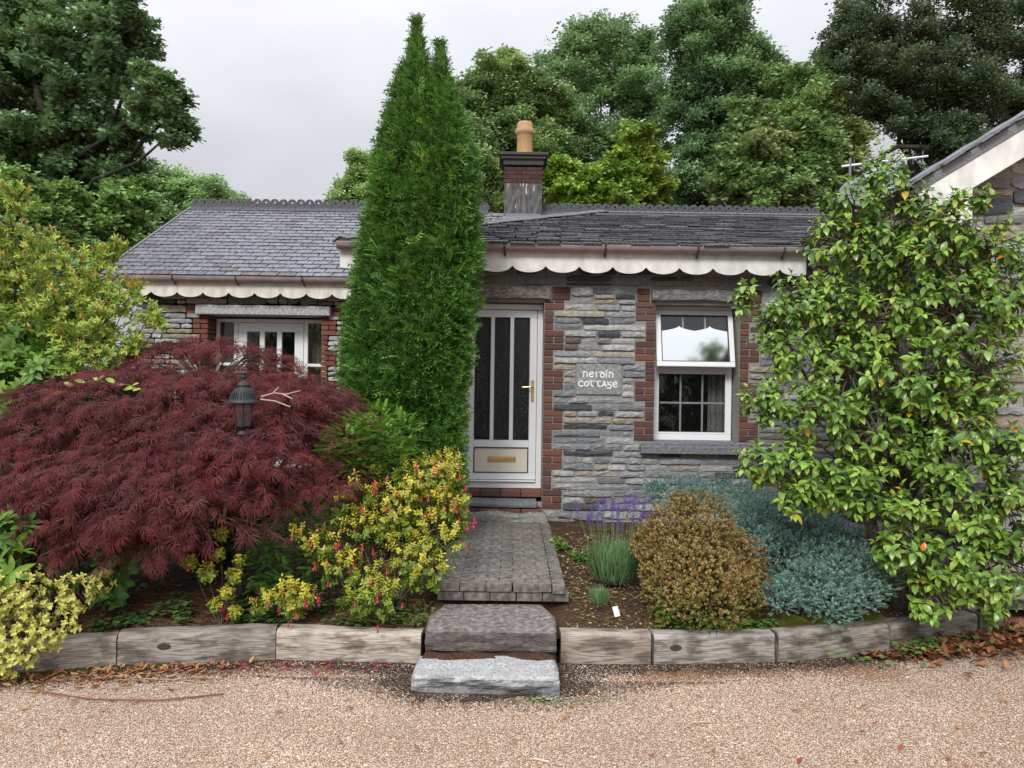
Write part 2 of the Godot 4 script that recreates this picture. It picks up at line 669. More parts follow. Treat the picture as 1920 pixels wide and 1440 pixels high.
func gutter_run(b: MB, x0: float, x1: float, y: float, z: float) -> void:      # a half-round channel along x
	var prof := []
	for k in 9:
		var a := PI + PI * k / 8.0
		prof.append(Vector2(cos(a) * 0.06, sin(a) * 0.07))
	for k in 8:
		var p: Vector2 = prof[k]
		var q: Vector2 = prof[k + 1]
		b.sg = 1
		b.quadn(Vector3(x0, y + p.y, z + p.x), Vector3(x1, y + p.y, z + p.x), Vector3(x1, y + q.y, z + q.x), Vector3(x0, y + q.y, z + q.x), Vector3(0, p.y + q.y, p.x + q.x))
		b.sg = 2
		b.quadn(Vector3(x0, y + p.y * 0.9, z + p.x * 0.92), Vector3(x1, y + p.y * 0.9, z + p.x * 0.92), Vector3(x1, y + q.y * 0.9, z + q.x * 0.92), Vector3(x0, y + q.y * 0.9, z + q.x * 0.92), -Vector3(0, p.y + q.y, p.x + q.x))
	b.sg = -1
	for s in [-1.0, 1.0]:
		b.box(Vector3((x0 + x1) * 0.5, y + 0.003, z + 0.053 * s), Vector3(x1 - x0, 0.012, 0.012), 0.003)
	for x in [x0, x1]:
		for k in range(1, 8):
			b.trin(Vector3(x, y + prof[0].y, z + prof[0].x), Vector3(x, y + prof[k].y, z + prof[k].x), Vector3(x, y + prof[k + 1].y, z + prof[k + 1].x), Vector3(x - (x0 + x1) * 0.5, 0, 0))


func roof_sheet(poly: Array, thick: float, called: String, parent: Node) -> MeshInstance3D:       # a flat deck under the slates, any convex outline
	var b := MB.new()
	var up: Vector3 = (poly[1] - poly[0]).cross(poly[2] - poly[0]).normalized()
	if up.y < 0:
		up = -up
	var n := poly.size()
	for i in range(1, n - 1):
		b.trin(poly[0], poly[i], poly[i + 1], up)
		b.trin(poly[0] - up * thick, poly[i] - up * thick, poly[i + 1] - up * thick, -up)
	var c := Vector3.ZERO
	for p in poly:
		c += p / n
	for i in n:
		var p: Vector3 = poly[i]
		var q: Vector3 = poly[(i + 1) % n]
		b.quadn(p, q, q - up * thick, p - up * thick, (p + q) * 0.5 - c)
	return put(called, b.done(), M.deck, parent)


# slates on a slope that rises away from the viewer: rows from the eave up; keep(x, s) tells where the slope goes on
func slate_rows(roof: Node, eave: Vector3, pitch: float, x0: float, x1: float, length: float, gauge: float, width: float, ragged: float, mats: Array, keep: Callable, single: Callable, clip := -99.0) -> void:
	var up := Vector3(0, sin(pitch), -cos(pitch))
	var nrm := Vector3(0, cos(pitch), sin(pitch))
	var lay := Basis(Vector3.RIGHT, nrm, -up)
	var meshes := []
	for k in 6:
		var b := MB.new()
		var w := width - 0.013 - rf(0, 0.005)
		var t := rf(0.012, 0.016) * (1.0 + ragged * 0.5)
		b.box(Vector3(rf(-0.003, 0.003), t * 0.5, -gauge * 0.65), Vector3(w, t, gauge * 1.5), 0.0025)
		meshes.append(b.done())
	var rest := {}
	var rows := int(length / gauge)
	for r in rows:
		var s := r * gauge - 0.07
		var x := x0 - (width * 0.5 if r % 2 else 0.0)
		while x < x1:
			var w := width * (1.0 if ragged == 0.0 else rf(0.8, 1.15))
			var cx := x + w * 0.5
			x += w
			if not keep.call(cx, s):
				continue
			if cx - w * 0.5 < clip:
				w = cx + w * 0.5 - clip
				cx = clip + w * 0.5
				if w < 0.04:
					continue
			var p := eave + Vector3(cx, 0, 0) + up * (s + rf(-1, 1) * (0.003 + ragged * 0.02)) + nrm * (0.014 + rf(0, 0.002 + ragged * 0.008))
			var tilt := Basis(lay.x, -0.085 - rf(0, 0.012) * (1.0 + ragged * 2)) * Basis(nrm, rf(-0.008, 0.008) * (1 + ragged)) * Basis(lay.z, rf(-0.01, 0.01) * (1 + ragged))
			var xf := Transform3D(tilt * lay * Basis.from_scale(Vector3(w / width, 1, 1)), p)
			var mt: Material = mats[0 if rng.randf() < 0.42 else rng.randi() % mats.size()]
			var me: Mesh = meshes[rng.randi() % 6]
			if single.call(cx, s):
				put("slate", me, mt, roof, xf)
			else:
				if not rest.has(mt):
					rest[mt] = []
				rest[mt].append(xf)
	for mt in rest:
		var cols := []
		cols.resize(rest[mt].size())
		cols.fill(Color.WHITE)
		many("slates", meshes[0], mt, rest[mt], cols, roof)
# ---------------------------------------------------------------- the cottage
func window_unit(house: Node, xf: Transform3D, w: float, h: float, open_top: bool) -> void:
	var win := piece("window", house, xf)          # origin: bottom centre of the frame, z outward
	var b := MB.new()
	frame_bars(b, -w * 0.5, w * 0.5, 0, h, 0.05, 0, 0.07, 0.07)
	var split := h * 0.53
	b.box(Vector3(0, split, 0.004), Vector3(w - 0.1, 0.05, 0.062), 0.005)
	put("frame", b.done(), M.upvc, win)
	for lower in [true, false]:
		var y0 := 0.07 if lower else split + 0.025
		var y1 := split - 0.025 if lower else h - 0.05
		var sw := w - 0.1
		var sh := y1 - y0
		var tilt := 0.0 if lower or not open_top else 0.24
		var sx := Transform3D(Basis(Vector3.RIGHT, -tilt), Vector3(0, y1, 0.012 if tilt == 0.0 else 0.05))
		var f := MB.new()
		var t := 0.03 if lower else 0.062
		frame_bars(f, -sw * 0.5 - (0.0 if lower else 0.035), sw * 0.5 + (0.0 if lower else 0.035), -sh - (0.0 if lower else 0.02), 0, t, 0, 0.05)
		var fr := put("sash_frame", f.done(), M.upvc, win, sx)
		var gx := sw - 2 * t + (0.0 if lower else 0.07)
		var gy0 := -sh + t - (0.0 if lower else 0.02)
		var gy1 := -t
		var k := MB.new()
		for i in [1, 2]:
			k.box(Vector3(-gx * 0.5 + gx * i / 3.0, (gy0 + gy1) * 0.5, -0.004), Vector3(0.022, gy1 - gy0, 0.012), 0.003)
		k.box(Vector3(0, lerpf(gy0, gy1, 0.5), -0.004), Vector3(gx, 0.022, 0.0135), 0.003)
		put("glazing_bar", k.done(), M.upvc, win, fr.transform)
		var gasket := MB.new()
		frame_bars(gasket, -gx * 0.5 - 0.003, gx * 0.5 + 0.003, gy0 - 0.003, gy1 + 0.003, 0.009, 0.021, 0.012)
		put("seal", gasket.done(), M.seal, win, fr.transform)
		var pn := MB.new()
		pn.box(Vector3(0, (gy0 + gy1) * 0.5, 0.006), Vector3(gx, gy1 - gy0, 0.004))
		put("pane", pn.done(), M.glass, win, fr.transform)
		if tilt > 0.0:  # added mirror sheet, cut to shape, stands in for the pane's bright reflection
			var p := PackedVector2Array([Vector2(-gx * 0.5, gy0), Vector2(gx * 0.5, gy0)])
			for i in 49:
				var u := 1.0 - i / 48.0
				p.append(Vector2((u - 0.5) * gx, lerpf(gy0, gy1, 0.775) - 0.07 * sqrt(clampf(minf(absf(u - 0.27), absf(u - 0.73)) / 0.3, 0.0, 1.0))))
			var q := MB.new()
			q.extrude(p, 0.0102, 0.012)
			put("added_sky_mirror", q.done(), M.pane_mirror, win, fr.transform)


func build_cottage() -> void:
	var c := thing("stone_cottage", "single-storey stone cottage with slate roof, red brick door and window surrounds and scalloped white eaves", "cottage")
	var front := Transform3D(Basis.IDENTITY, Vector3(0, 0, WING_Z))
	rng.seed = 101
	# --- wing front wall round its door and window
	var b := MB.new()
	var zc := WING_Z - 0.175
	var wall_box := func(x0: float, x1: float, y0: float, y1: float) -> void:
		b.box(Vector3((x0 + x1) * 0.5, (y0 + y1) * 0.5, zc), Vector3(x1 - x0, y1 - y0, 0.35))
	wall_box.call(-1.75, -0.585, 0.1, 3.42)
	wall_box.call(0.352, 1.607, 0.1, 3.42)
	wall_box.call(2.56, 3.95, 0.1, 3.42)
	wall_box.call(-0.584, 0.351, 2.88, 3.42)
	wall_box.call(-0.584, 0.351, 0.1, 0.62)
	wall_box.call(1.608, 2.559, 2.87, 3.42)
	wall_box.call(1.608, 2.559, 0.1, 1.3)
	var wall := put("wall", b.done(), M.mortar, c)
	var no := []
	no += jamb(wall, 0.352, 1, 0.54, 2.905, front, M.brick, 0)
	no += jamb(wall, -0.585, -1, 0.54, 2.905, front, M.brick, 0)
	no += jamb(wall, 1.607, -1, 1.33, 2.9, front, M.brick, 0)
	no += jamb(wall, 2.56, 1, 1.33, 2.9, front, M.brick, 0)
	# stubs of brick beside the lintels
	for e in [[0.44, 0.2, 2.905], [1.4, 0.14, 2.9], [2.65, 0.15, 2.9]]:
		for k in 2:
			put("brick", boxmesh(Vector3(e[1], 0.068, 0.09), 0.006), M.brick[rng.randi() % 3], wall, front * at(e[0] + e[1] * 0.5, e[2] + 0.037 + k * 0.076, -0.03))
		no.append(Rect2(e[0], e[2], e[1], 0.152))
	no.append(Rect2(-0.72, 2.905, 1.15, 0.165))
	no.append(Rect2(-0.6, 0, 0.97, 2.905))
	no.append(Rect2(1.545, 2.9, 1.1, 0.15))
	no.append(Rect2(1.6, 1.3, 0.97, 1.6))
	no.append(Rect2(1.45, 1.19, 1.23, 0.14))
	no.append(Rect2(0.715, 1.845, 0.52, 0.355))
	lay_stones(wall, courses(-1.75, 3.95, 0.315, 3.06, no), front, [22, 26, 7, 9, 15, 4, 9, 10, 25])
	lay_stones(wall, courses(-1.75, 3.95, 3.07, 3.4, [], 0.12), front, [24, 3, 8, 26, 0, 10, 16, 4, 4])
	rng.seed = 102
	put("lintel", slab_block(1.14, 0.155, 0.2, 0.01, 14, 3, 3), M.lintel, c, front * at(-0.15, 2.985, -0.035))
	put("lintel", slab_block(1.09, 0.135, 0.2, 0.013, 14, 3, 3), M.lintel2, c, front * at(2.095, 2.975, -0.03))
	put("window_sill", boxmesh(Vector3(1.22, 0.085, 0.36), 0.006), M.sill, c, front * at(2.06, 1.235, -0.08))
	put("window_sill", boxmesh(Vector3(1.2, 0.05, 0.3), 0.008), M.sill, c, front * Transform3D(Basis(Vector3.RIGHT, 0.06), Vector3(2.06, 1.3, -0.115)))
	window_unit(c, front * at(2.085, 1.325, -0.26), 0.92, 1.55, true)
	# --- the white door
	var door := piece("door", c, front * at(-0.117, 0.75, -0.2))
	b = MB.new()
	frame_bars(b, -0.466, 0.466, 0, 2.12, 0.062, 0, 0.07, 0.075)
	b.box(Vector3(0, 0.085, 0.045), Vector3(0.8, 0.02, 0.035), 0.005)
	put("frame", b.done(), M.upvc, door)
	b = MB.new()
	frame_bars(b, -0.4, 0.4, 0.1, 2.05, 0.085, 0.004, 0.055, 0.075)
	b.box(Vector3(0, 0.512, 0.004), Vector3(0.63, 0.085, 0.054), 0.005)
	for x in [-0.108, 0.108]:
		b.box(Vector3(x, 1.26, 0.0055), Vector3(0.052, 1.41, 0.053), 0.005)
	put("leaf", b.done(), M.upvc, door)
	put("letter_panel", boxmesh(Vector3(0.61, 0.28, 0.03), 0.004), M.cream, door, at(0, 0.322, 0.01))
	b = MB.new()
	frame_bars(b, -0.315, 0.315, 0.176, 0.469, 0.009, 0.03, 0.012)
	for x in [-0.2245, 0.0, 0.2245]:
		frame_bars(b, x - 0.09, x + 0.09, 0.556, 1.964, 0.008, 0.028, 0.012)
	put("seal", b.done(), M.seal, door)
	for x in [-0.2245, 0.0, 0.2245]:
		put("pane", boxmesh(Vector3(0.18, 1.41, 0.006)), M.doorglass, door, at(x, 1.26, 0.012))
	var bead := MB.new()
	bead.sg = 0
	bead.lathe(Vector3.ZERO, [[1.0, 0.0], [0.8, 0.45], [0.4, 0.75], [0.0, 0.85]], 7)
	var bx := []
	var bc := []
	for x in [-0.2245, 0.0, 0.2245]:      # moulded drops in the patterned glass
		for k in 210:
			var sz := rf(0.0018, 0.005)
			bx.append(Transform3D(Basis(Vector3.RIGHT, PI / 2).scaled(Vector3(sz, sz * rf(1.0, 2.2), sz * 0.6)), Vector3(x + rf(-0.084, 0.084), rf(0.57, 1.95), 0.0152)))
			bc.append(Color.WHITE)
	many("glass_drops", bead.done(), M.beads, bx, bc, door)
	b = MB.new()
	b.box(Vector3(0.01, 0.335, 0.03), Vector3(0.32, 0.062, 0.014), 0.006)
	b.box(Vector3(0.01, 0.343, 0.04), Vector3(0.29, 0.03, 0.012), 0.005)
	put("letter_plate", b.done(), M.brass, door)
	b = MB.new()
	b.box(Vector3(0.355, 1.12, 0.036), Vector3(0.03, 0.25, 0.012), 0.006)
	b.tube([Vector3(0.355, 1.17, 0.036), Vector3(0.355, 1.17, 0.085), Vector3(0.33, 1.17, 0.092), Vector3(0.23, 1.165, 0.09)], [0.011, 0.011, 0.011, 0.008], 8)
	b.tube([Vector3(0.355, 1.06, 0.036), Vector3(0.355, 1.06, 0.052)], [0.012, 0.012], 8)
	put("handle", b.done(), M.brass, door)
	# --- threshold: brick on edge, slate slab, brick
	var step := put("threshold", boxmesh(Vector3(0.93, 0.14, 0.3), 0.01), M.soil, c, front * at(-0.117, 0.5, -0.02))
	for k in 4:
		put("brick", boxmesh(Vector3(0.225, 0.07, 0.22), 0.006), M.brick[k % 4], step, at(-0.345 + k * 0.232, 0.21, -0.09))
		put("brick", boxmesh(Vector3(0.225, 0.068, 0.14), 0.006), M.brick[(k * 2 + 1) % 5], step, at(-0.35 + k * 0.234, 0.035, 0.14))
	put("slab", slab_block(0.86, 0.05, 0.3, 0.005, 10, 2, 4), M.sill, step, Transform3D(Basis(Vector3.RIGHT, 0.12), Vector3(-0.02, 0.125, 0.06)))
	put("rubble_step", slab_block(1.06, 0.14, 0.2, 0.02, 16, 4, 4), M.stone[6], c, front * at(-0.12, 0.47, 0.2))
	# --- set-back wall on the other side
	rng.seed = 103
	var lf := Transform3D(Basis.IDENTITY, Vector3(0, 0, LEFT_Z))
	b = MB.new()
	zc = LEFT_Z - 0.175
	wall_box.call(-5.55, -4.48, 0.1, 3.4)
	wall_box.call(-2.82, -1.45, 0.1, 3.4)
	wall_box.call(-4.479, -2.821, 2.88, 3.4)
	wall_box.call(-4.479, -2.821, 0.1, 0.62)
	wall = put("wall", b.done(), M.mortar, c)
	no = []
	no += jamb(wall, -4.48, -1, 0.6, 2.9, lf, M.paleb, 1, 0.34)
	no += jamb(wall, -2.82, 1, 0.6, 2.9, lf, M.paleb, 1, 0.34)
	for e in [[-4.8, 0.15], [-2.65, 0.22]]:
		for k in 2:
			put("brick", boxmesh(Vector3(e[1], 0.068, 0.09), 0.006), M.paleb[rng.randi() % 3], wall, lf * at(e[0] + e[1] * 0.5, 2.937 + k * 0.076, -0.03))
		no.append(Rect2(e[0], 2.9, e[1], 0.152))
	no.append(Rect2(-4.64, 2.9, 1.98, 0.15))
	no.append(Rect2(-4.5, 0.3, 1.7, 2.6))
	lay_stones(wall, courses(-5.55, -1.75, 0.9, 3.05, no), lf, [4, 16, 14, 2, 44, 0, 3, 30, 5])
	lay_stones(wall, courses(-5.55, -1.75, 3.06, 3.38, [], 0.17), lf, [10, 10, 14, 12, 4, 2, 14, 12, 4])
	put("lintel", boxmesh(Vector3(1.96, 0.14, 0.42), 0.008), M.concrete, c, lf * at(-3.65, 2.975, -0.09))
	var en := piece("entrance_screen", c, lf * at(-3.65, 0.64, -0.33))
	b = MB.new()
	frame_bars(b, -0.83, 0.83, 0, 2.24, 0.055, 0, 0.07)
	for x in [-0.53, 0.53]:
		b.box(Vector3(x, 1.12, 0.003), Vector3(0.06, 2.13, 0.064), 0.005)
	b.box(Vector3(-0.67, 1.55, 0.0), Vector3(0.22, 0.045, 0.058), 0.005)
	b.box(Vector3(0.67, 1.55, 0.0), Vector3(0.22, 0.045, 0.058), 0.005)
	put("frame", b.done(), M.upvc, en)
	b = MB.new()
	frame_bars(b, -0.495, 0.495, 0.06, 2.18, 0.135, 0.01, 0.055, 0.5)
	for x in [-0.13, 0.13]:
		b.box(Vector3(x, 1.3, 0.0115), Vector3(0.075, 1.49, 0.053), 0.005)
	put("leaf", b.done(), M.upvc, en)
	for x in [-0.262, 0.0, 0.262]:
		put("pane", boxmesh(Vector3(0.19, 1.49, 0.006)), M.glass, en, at(x, 1.3, 0.012))
	for x in [-0.67, 0.67]:
		put("pane", boxmesh(Vector3(0.22, 0.62, 0.006)), M.glass, en, at(x, 1.88, 0.01))
		put("pane", boxmesh(Vector3(0.22, 1.45, 0.006)), M.glass, en, at(x, 0.79, 0.01))
	# --- gabled end wing
	rng.seed = 104
	b = MB.new()
	var gz := -6.5
	var gp := PackedVector2Array([Vector2(3.7, 0.1), Vector2(4.35, 0.1), Vector2(4.35, 3.98), Vector2(3.7, 3.58)])
	b.extrude(gp, gz - 0.35, gz)
	b.extrude(PackedVector2Array([Vector2(5.251, 0.1), Vector2(8.7, 0.1), Vector2(8.7, 3.58), Vector2(6.2, 5.13), Vector2(5.251, 4.54)]), gz - 0.35, gz)
	b.extrude(PackedVector2Array([Vector2(4.351, 2.52), Vector2(5.25, 2.52), Vector2(5.25, 4.54), Vector2(4.351, 3.98)]), gz - 0.35, gz)
	b.box(Vector3(4.8, 0.7, gz - 0.175), Vector3(0.898, 1.2, 0.35))
	wall = put("wall", b.done(), M.mortar, c)
	var gf := at(0, 0, gz)
	no = [Rect2(4.1, 2.52, 1.4, 0.14), Rect2(4.34, 1.19, 0.92, 1.33)]
	var keepers := []
	for r in courses(3.7, 5.9, 0.28, 4.95, no):
		if r.end.y < 3.8 + (r.position.x - 3.7) * 0.62:
			keepers.append(r)
	lay_stones(wall, keepers, gf, [18, 18, 16, 8, 8, 6, 14, 14, 12])
	put("lintel", slab_block(1.3, 0.13, 0.2, 0.012, 14, 3, 3), M.lintel2, c, gf * at(4.8, 2.585, -0.04))
	put("window_sill", boxmesh(Vector3(1.1, 0.09, 0.34), 0.006), M.sill, c, gf * at(4.8, 1.245, -0.06))
	window_unit(c, gf * at(4.8, 1.3, -0.2), 0.9, 1.22, false)
	b = MB.new()
	b.extrude(PackedVector2Array([Vector2(3.72, 3.3), Vector2(8.68, 3.3), Vector2(8.68, 3.56), Vector2(6.2, 5.1), Vector2(3.72, 3.56)]), -6.98, -6.86)
	b.box(Vector3(6.2, 3.5, -7.75), Vector3(5.2, 0.1, 1.5))
	put("gable", b.done(), M.mortar, c)
	# its side wall, towards the path
	var sf := Transform3D(Basis(Vector3(0, 0, 1), Vector3(0, 1, 0), Vector3(-1, 0, 0)), Vector3(3.7, 0, 0))
	b = MB.new()
	for r in [[-8.3, -8.02, 0.1, 3.55], [-7.1, -6.86, 0.1, 3.55], [-8.019, -7.101, 2.86, 3.55], [-8.019, -7.101, 0.1, 1.3]]:
		b.box(Vector3(3.7 + 0.175, (r[2] + r[3]) * 0.5, (r[0] + r[1]) * 0.5), Vector3(0.35, r[3] - r[2], r[1] - r[0]))
	wall = put("wall", b.done(), M.mortar, c)
	no = [Rect2(-8.02, 1.3, 0.92, 1.56)]
	no += jamb(wall, -8.02, -1, 1.3, 2.86, sf, M.brick, 0, 0.2)
	no += jamb(wall, -7.1, 1, 1.3, 2.86, sf, M.brick, 0, 0.2)
	lay_stones(wall, courses(-8.66, -6.5, 0.3, 3.5, no), sf, [20, 18, 14, 12, 6, 4, 10, 12, 12])
	window_unit(c, sf * at(-7.56, 1.32, -0.18), 0.9, 1.53, false)
	# --- plain walls out of sight close the rooms
	b = MB.new()
	b.box(Vector3(-5.375, 1.75, -14.12), Vector3(0.35, 3.3, 5.28))
	b.box(Vector3(-1.575, 1.75, -10.16), Vector3(0.348, 3.3, 2.27))
	b.box(Vector3(1.6, 1.75, -16.93), Vector3(14.3, 3.3, 0.35))
	b.box(Vector3(8.52, 1.8, -11.8), Vector3(0.35, 3.4, 9.9))
	put("wall", b.done(), M.mortar, c)
	var gable := MB.new()
	gable.extrude(PackedVector2Array([Vector2(-16.9, 3.4), Vector2(-11.2, 3.4), Vector2(-14.0, 4.86)]), -0.17, 0.17, Transform3D(Basis(Vector3(0, 0, 1), Vector3(0, 1, 0), Vector3(-1, 0, 0)), Vector3(-5.375, 0, 0)))
	put("gable", gable.done(), M.mortar, c)
	put("floor", boxmesh(Vector3(13.7, 0.1, 5.2)), M.dark, c, at(1.6, 0.6, -14.22))
	put("floor", boxmesh(Vector3(9.8, 0.1, 2.6)), M.dark, c, at(3.35, 0.604, -10.32))
	put("floor", boxmesh(Vector3(4.3, 0.1, 2.2)), M.dark, c, at(6.2, 0.608, -7.92))
	put("partition", boxmesh(Vector3(13.7, 2.7, 0.12)), M.dark, c, at(1.6, 2.0, -14.0))
	build_roofs(c)


func build_roofs(c: Node3D) -> void:
	rng.seed = 110
	var pitch := atan((RIDGE_Y - EAVE_Y) / (-11.0 - RIDGE_Z))
	var len1 := Vector2(3.0, RIDGE_Y - EAVE_Y).length()
	# main roof
	var e0 := Vector3(0, EAVE_Y, -10.98)
	var main := roof_sheet([Vector3(-5.86, EAVE_Y, -10.98), Vector3(6.0, EAVE_Y, -10.98), Vector3(6.0, RIDGE_Y, RIDGE_Z), Vector3(-5.86, RIDGE_Y, RIDGE_Z)], 0.09, "roof", c)
	roof_sheet([Vector3(-5.86, EAVE_Y, -17.2), Vector3(6.0, EAVE_Y, -17.2), Vector3(6.0, RIDGE_Y - 0.004, RIDGE_Z - 0.01), Vector3(-5.86, RIDGE_Y - 0.004, RIDGE_Z - 0.01)], 0.09, "rear_roof", c)
	slate_rows(main, e0, pitch, -5.92, 2.6, len1 + 0.02, 0.168, 0.256, 0.0, M.slate,
		func(x: float, s: float) -> bool: return x > -5.98 and x < -1.9 + maxf(0.2, s * 1.35),
		func(x: float, s: float) -> bool: return x < -2.0 or (x < 0.6 and s > 2.7), -5.86)
	var bargeb := MB.new()
	bargeb.box(Vector3(-5.89, (EAVE_Y + RIDGE_Y) * 0.5 - 0.035, -12.49), Vector3(0.035, 0.15, len1 + 0.06), 0.006, Basis(Vector3.RIGHT, pitch))
	put("verge_board", bargeb.done(), M.lead, c)
	# crested ridge: every tile two lobes with a pierced trefoil
	var lobe := MB.new()
	for side in [-1.0, 1.0]:
		for l in [-0.079, 0.079]:
			var p := PackedVector2Array([Vector2(0, -0.02), Vector2(side * 0.0785, -0.02), Vector2(side * 0.0785, 0.084), Vector2(side * 0.07, 0.108), Vector2(side * 0.052, 0.13), Vector2(side * 0.028, 0.142), Vector2(0, 0.145), Vector2(0, 0.103), Vector2(side * 0.011, 0.099), Vector2(side * 0.013, 0.088), Vector2(side * 0.008, 0.082), Vector2(side * 0.02, 0.077), Vector2(side * 0.022, 0.066), Vector2(side * 0.013, 0.06), Vector2(side * 0.003, 0.067), Vector2(0, 0.067)])
			for i in p.size():
				p[i].x += l
			lobe.extrude(p, -0.011, 0.011)
	for s in [-1.0, 1.0]:
		lobe.quadn(Vector3(-0.157, 0.004, 0), Vector3(0.157, 0.004, 0), Vector3(0.157, -0.1, s * 0.19), Vector3(-0.157, -0.1, s * 0.19), Vector3(0, 1, s * 0.5))
		lobe.quadn(Vector3(-0.157, -0.013, 0), Vector3(0.157, -0.013, 0), Vector3(0.157, -0.117, s * 0.19), Vector3(-0.157, -0.117, s * 0.19), -Vector3(0, 1, s * 0.5))
		lobe.quadn(Vector3(-0.157, -0.1, s * 0.19), Vector3(0.157, -0.1, s * 0.19), Vector3(0.157, -0.117, s * 0.19), Vector3(-0.157, -0.117, s * 0.19), Vector3(0, 0, s))
	var lm := lobe.done()
	var x := -5.72
	while x < 5.7:
		if x < -0.36 or x > 0.6:
			put("ridge_tile", lm, M.ridge, main, Transform3D(Basis(Vector3.UP, rf(-0.01, 0.01)), Vector3(x, RIDGE_Y + 0.055 + rf(-0.004, 0.004), RIDGE_Z)))
		x += 0.318
	# hipped roof of the wing
	rng.seed = 111
	var wp := atan(1.06 / 3.22)
	var corner := Vector3(-1.9, 3.47, -8.38)
	var apex := Vector3(1.3, 4.53, -11.6)
	var wing := roof_sheet([corner, Vector3(3.6, 3.47, -8.38), Vector3(5.6, 4.53, -11.6), apex], 0.07, "wing_roof", c)
	roof_sheet([corner, Vector3(-1.9, 3.47, -11.05), Vector3(1.3, 4.5, -12.9), apex], 0.07, "wing_side_roof", c)
	roof_sheet([apex, Vector3(5.6, 4.53, -11.6), Vector3(5.6, 4.22, -12.55), Vector3(1.3, 4.22, -12.55)], 0.05, "wing_back_roof", c)
	slate_rows(wing, Vector3(0, 3.472, -8.36), wp, -1.9, 4.6, 3.39, 0.2, 0.27, 1.0, M.oldslate,
		func(px: float, s: float) -> bool: return px > -1.86 + s * cos(wp) and px < 3.3 + s * 0.4,
		func(px: float, s: float) -> bool: return s < 2.3 and px > -0.7 and px < 3.1 or s >= 2.3 and px > 0.5 and px < 2.2)
	var hd := apex - corner
	for k in 10:
		var hb := MB.new()
		var l := hd.length() / 10.0
		for s in [-1.0, 1.0]:
			hb.box(Vector3(s * 0.075, -0.018, 0), Vector3(0.16, 0.014, l + 0.02), 0.004, Basis(Vector3.BACK, -s * 0.28))
		put("hip_tile", hb.done(), M.hip, wing, Transform3D(Basis.looking_at(hd.normalized() + Vector3(0, rf(-0.01, 0.01), 0)), corner + hd * ((k + 0.5) / 10.0) + Vector3(0, 0.062 + 0.004 * (k % 2), 0)))
	for k in 14:
		put("top_tile", boxmesh(Vector3(0.3, 0.02, 0.2), 0.005), M.hip, wing, Transform3D(Basis(Vector3.RIGHT, wp * 0.9), Vector3(1.4 + k * 0.305, 4.575, -11.63)))
	# gable wing roof: slopes either side of a ridge that runs away from the viewer
	rng.seed = 112
	var ge := 3.58
	var gr := roof_sheet([Vector3(3.18, ge, -6.2), Vector3(3.18, ge, -7.05), Vector3(6.2, ge + 1.872, -7.05), Vector3(6.2, ge + 1.872, -6.2)], 0.07, "gable_roof", c)
	roof_sheet([Vector3(9.22, ge, -6.2), Vector3(9.22, ge, -7.05), Vector3(6.2, ge + 1.87, -7.05), Vector3(6.2, ge + 1.87, -6.2)], 0.07, "gable_roof", c)
	var gpitch := atan(0.62)
	var gup := Vector3(cos(gpitch), sin(gpitch), 0)
	var gn := Vector3(-sin(gpitch), cos(gpitch), 0)
	var gs := boxmesh(Vector3(0.28, 0.009, 0.26), 0.002)
	var xfs := []
	var cols := []
	for r in 20:
		for k in 3:
			var p := Vector3(3.18, ge, -6.24 - k * 0.262 - (0.131 if r % 2 else 0.0)) + gup * (0.08 + r * 0.175) + gn * 0.018
			var xf := Transform3D(Basis(gup, gn, gup.cross(gn)) * Basis(Vector3.BACK, 0.04), p)
			if k < 7:
				put("slate", gs, M.slate[rng.randi() % 5], gr, xf)
			else:
				xfs.append(xf)
				cols.append(Color.WHITE)
	many("slates", gs, M.slate[2], xfs, cols, gr)
	b_gable(c, gup, gn, gpitch, ge)
	# eaves: boards, gutters, brackets
	for e in [[-1.9, 3.2, -8.4, M.fascia, 0.366, -0.38, 3.175, [-1.0, -0.1, 0.99, 1.99, 2.92]], [-5.86, -1.6, -11.03, M.fascia2, 0.371, -5.2, 3.135, [-4.85, -3.95, -3.0, -2.1]]]:
		var fb := MB.new()
		scallop_board(fb, e[0], e[1], e[6] + 0.25, e[6] + 0.075, e[6], e[4], e[2] - 0.022, e[2], e[5])
		put("fascia_board", fb.done(), e[3], c)
		put("soffit", boxmesh(Vector3(e[1] - e[0], 0.02, 0.24)), e[3], c, at((e[0] + e[1]) * 0.5, e[6] + 0.235, e[2] - 0.145))
		var gm := MB.new()
		gutter_run(gm, e[0] - 0.02, e[1] + 0.0, e[6] + 0.285, e[2] + 0.065)
		var gt := put("gutter", gm.done(), M.gutter, c)
		for bx in e[7]:
			var br := MB.new()
			br.tube([Vector3(bx, e[6] + 0.29, e[2] + 0.125), Vector3(bx, e[6] + 0.25, e[2] + 0.122), Vector3(bx, e[6] + 0.222, e[2] + 0.09), Vector3(bx, e[6] + 0.212, e[2] + 0.05), Vector3(bx + 0.008, e[6] + 0.175, e[2] + 0.012)], [0.013, 0.013, 0.013, 0.013, 0.011], 6)
			put("bracket", br.done(), M.bracket, gt)
	build_chimney(c)


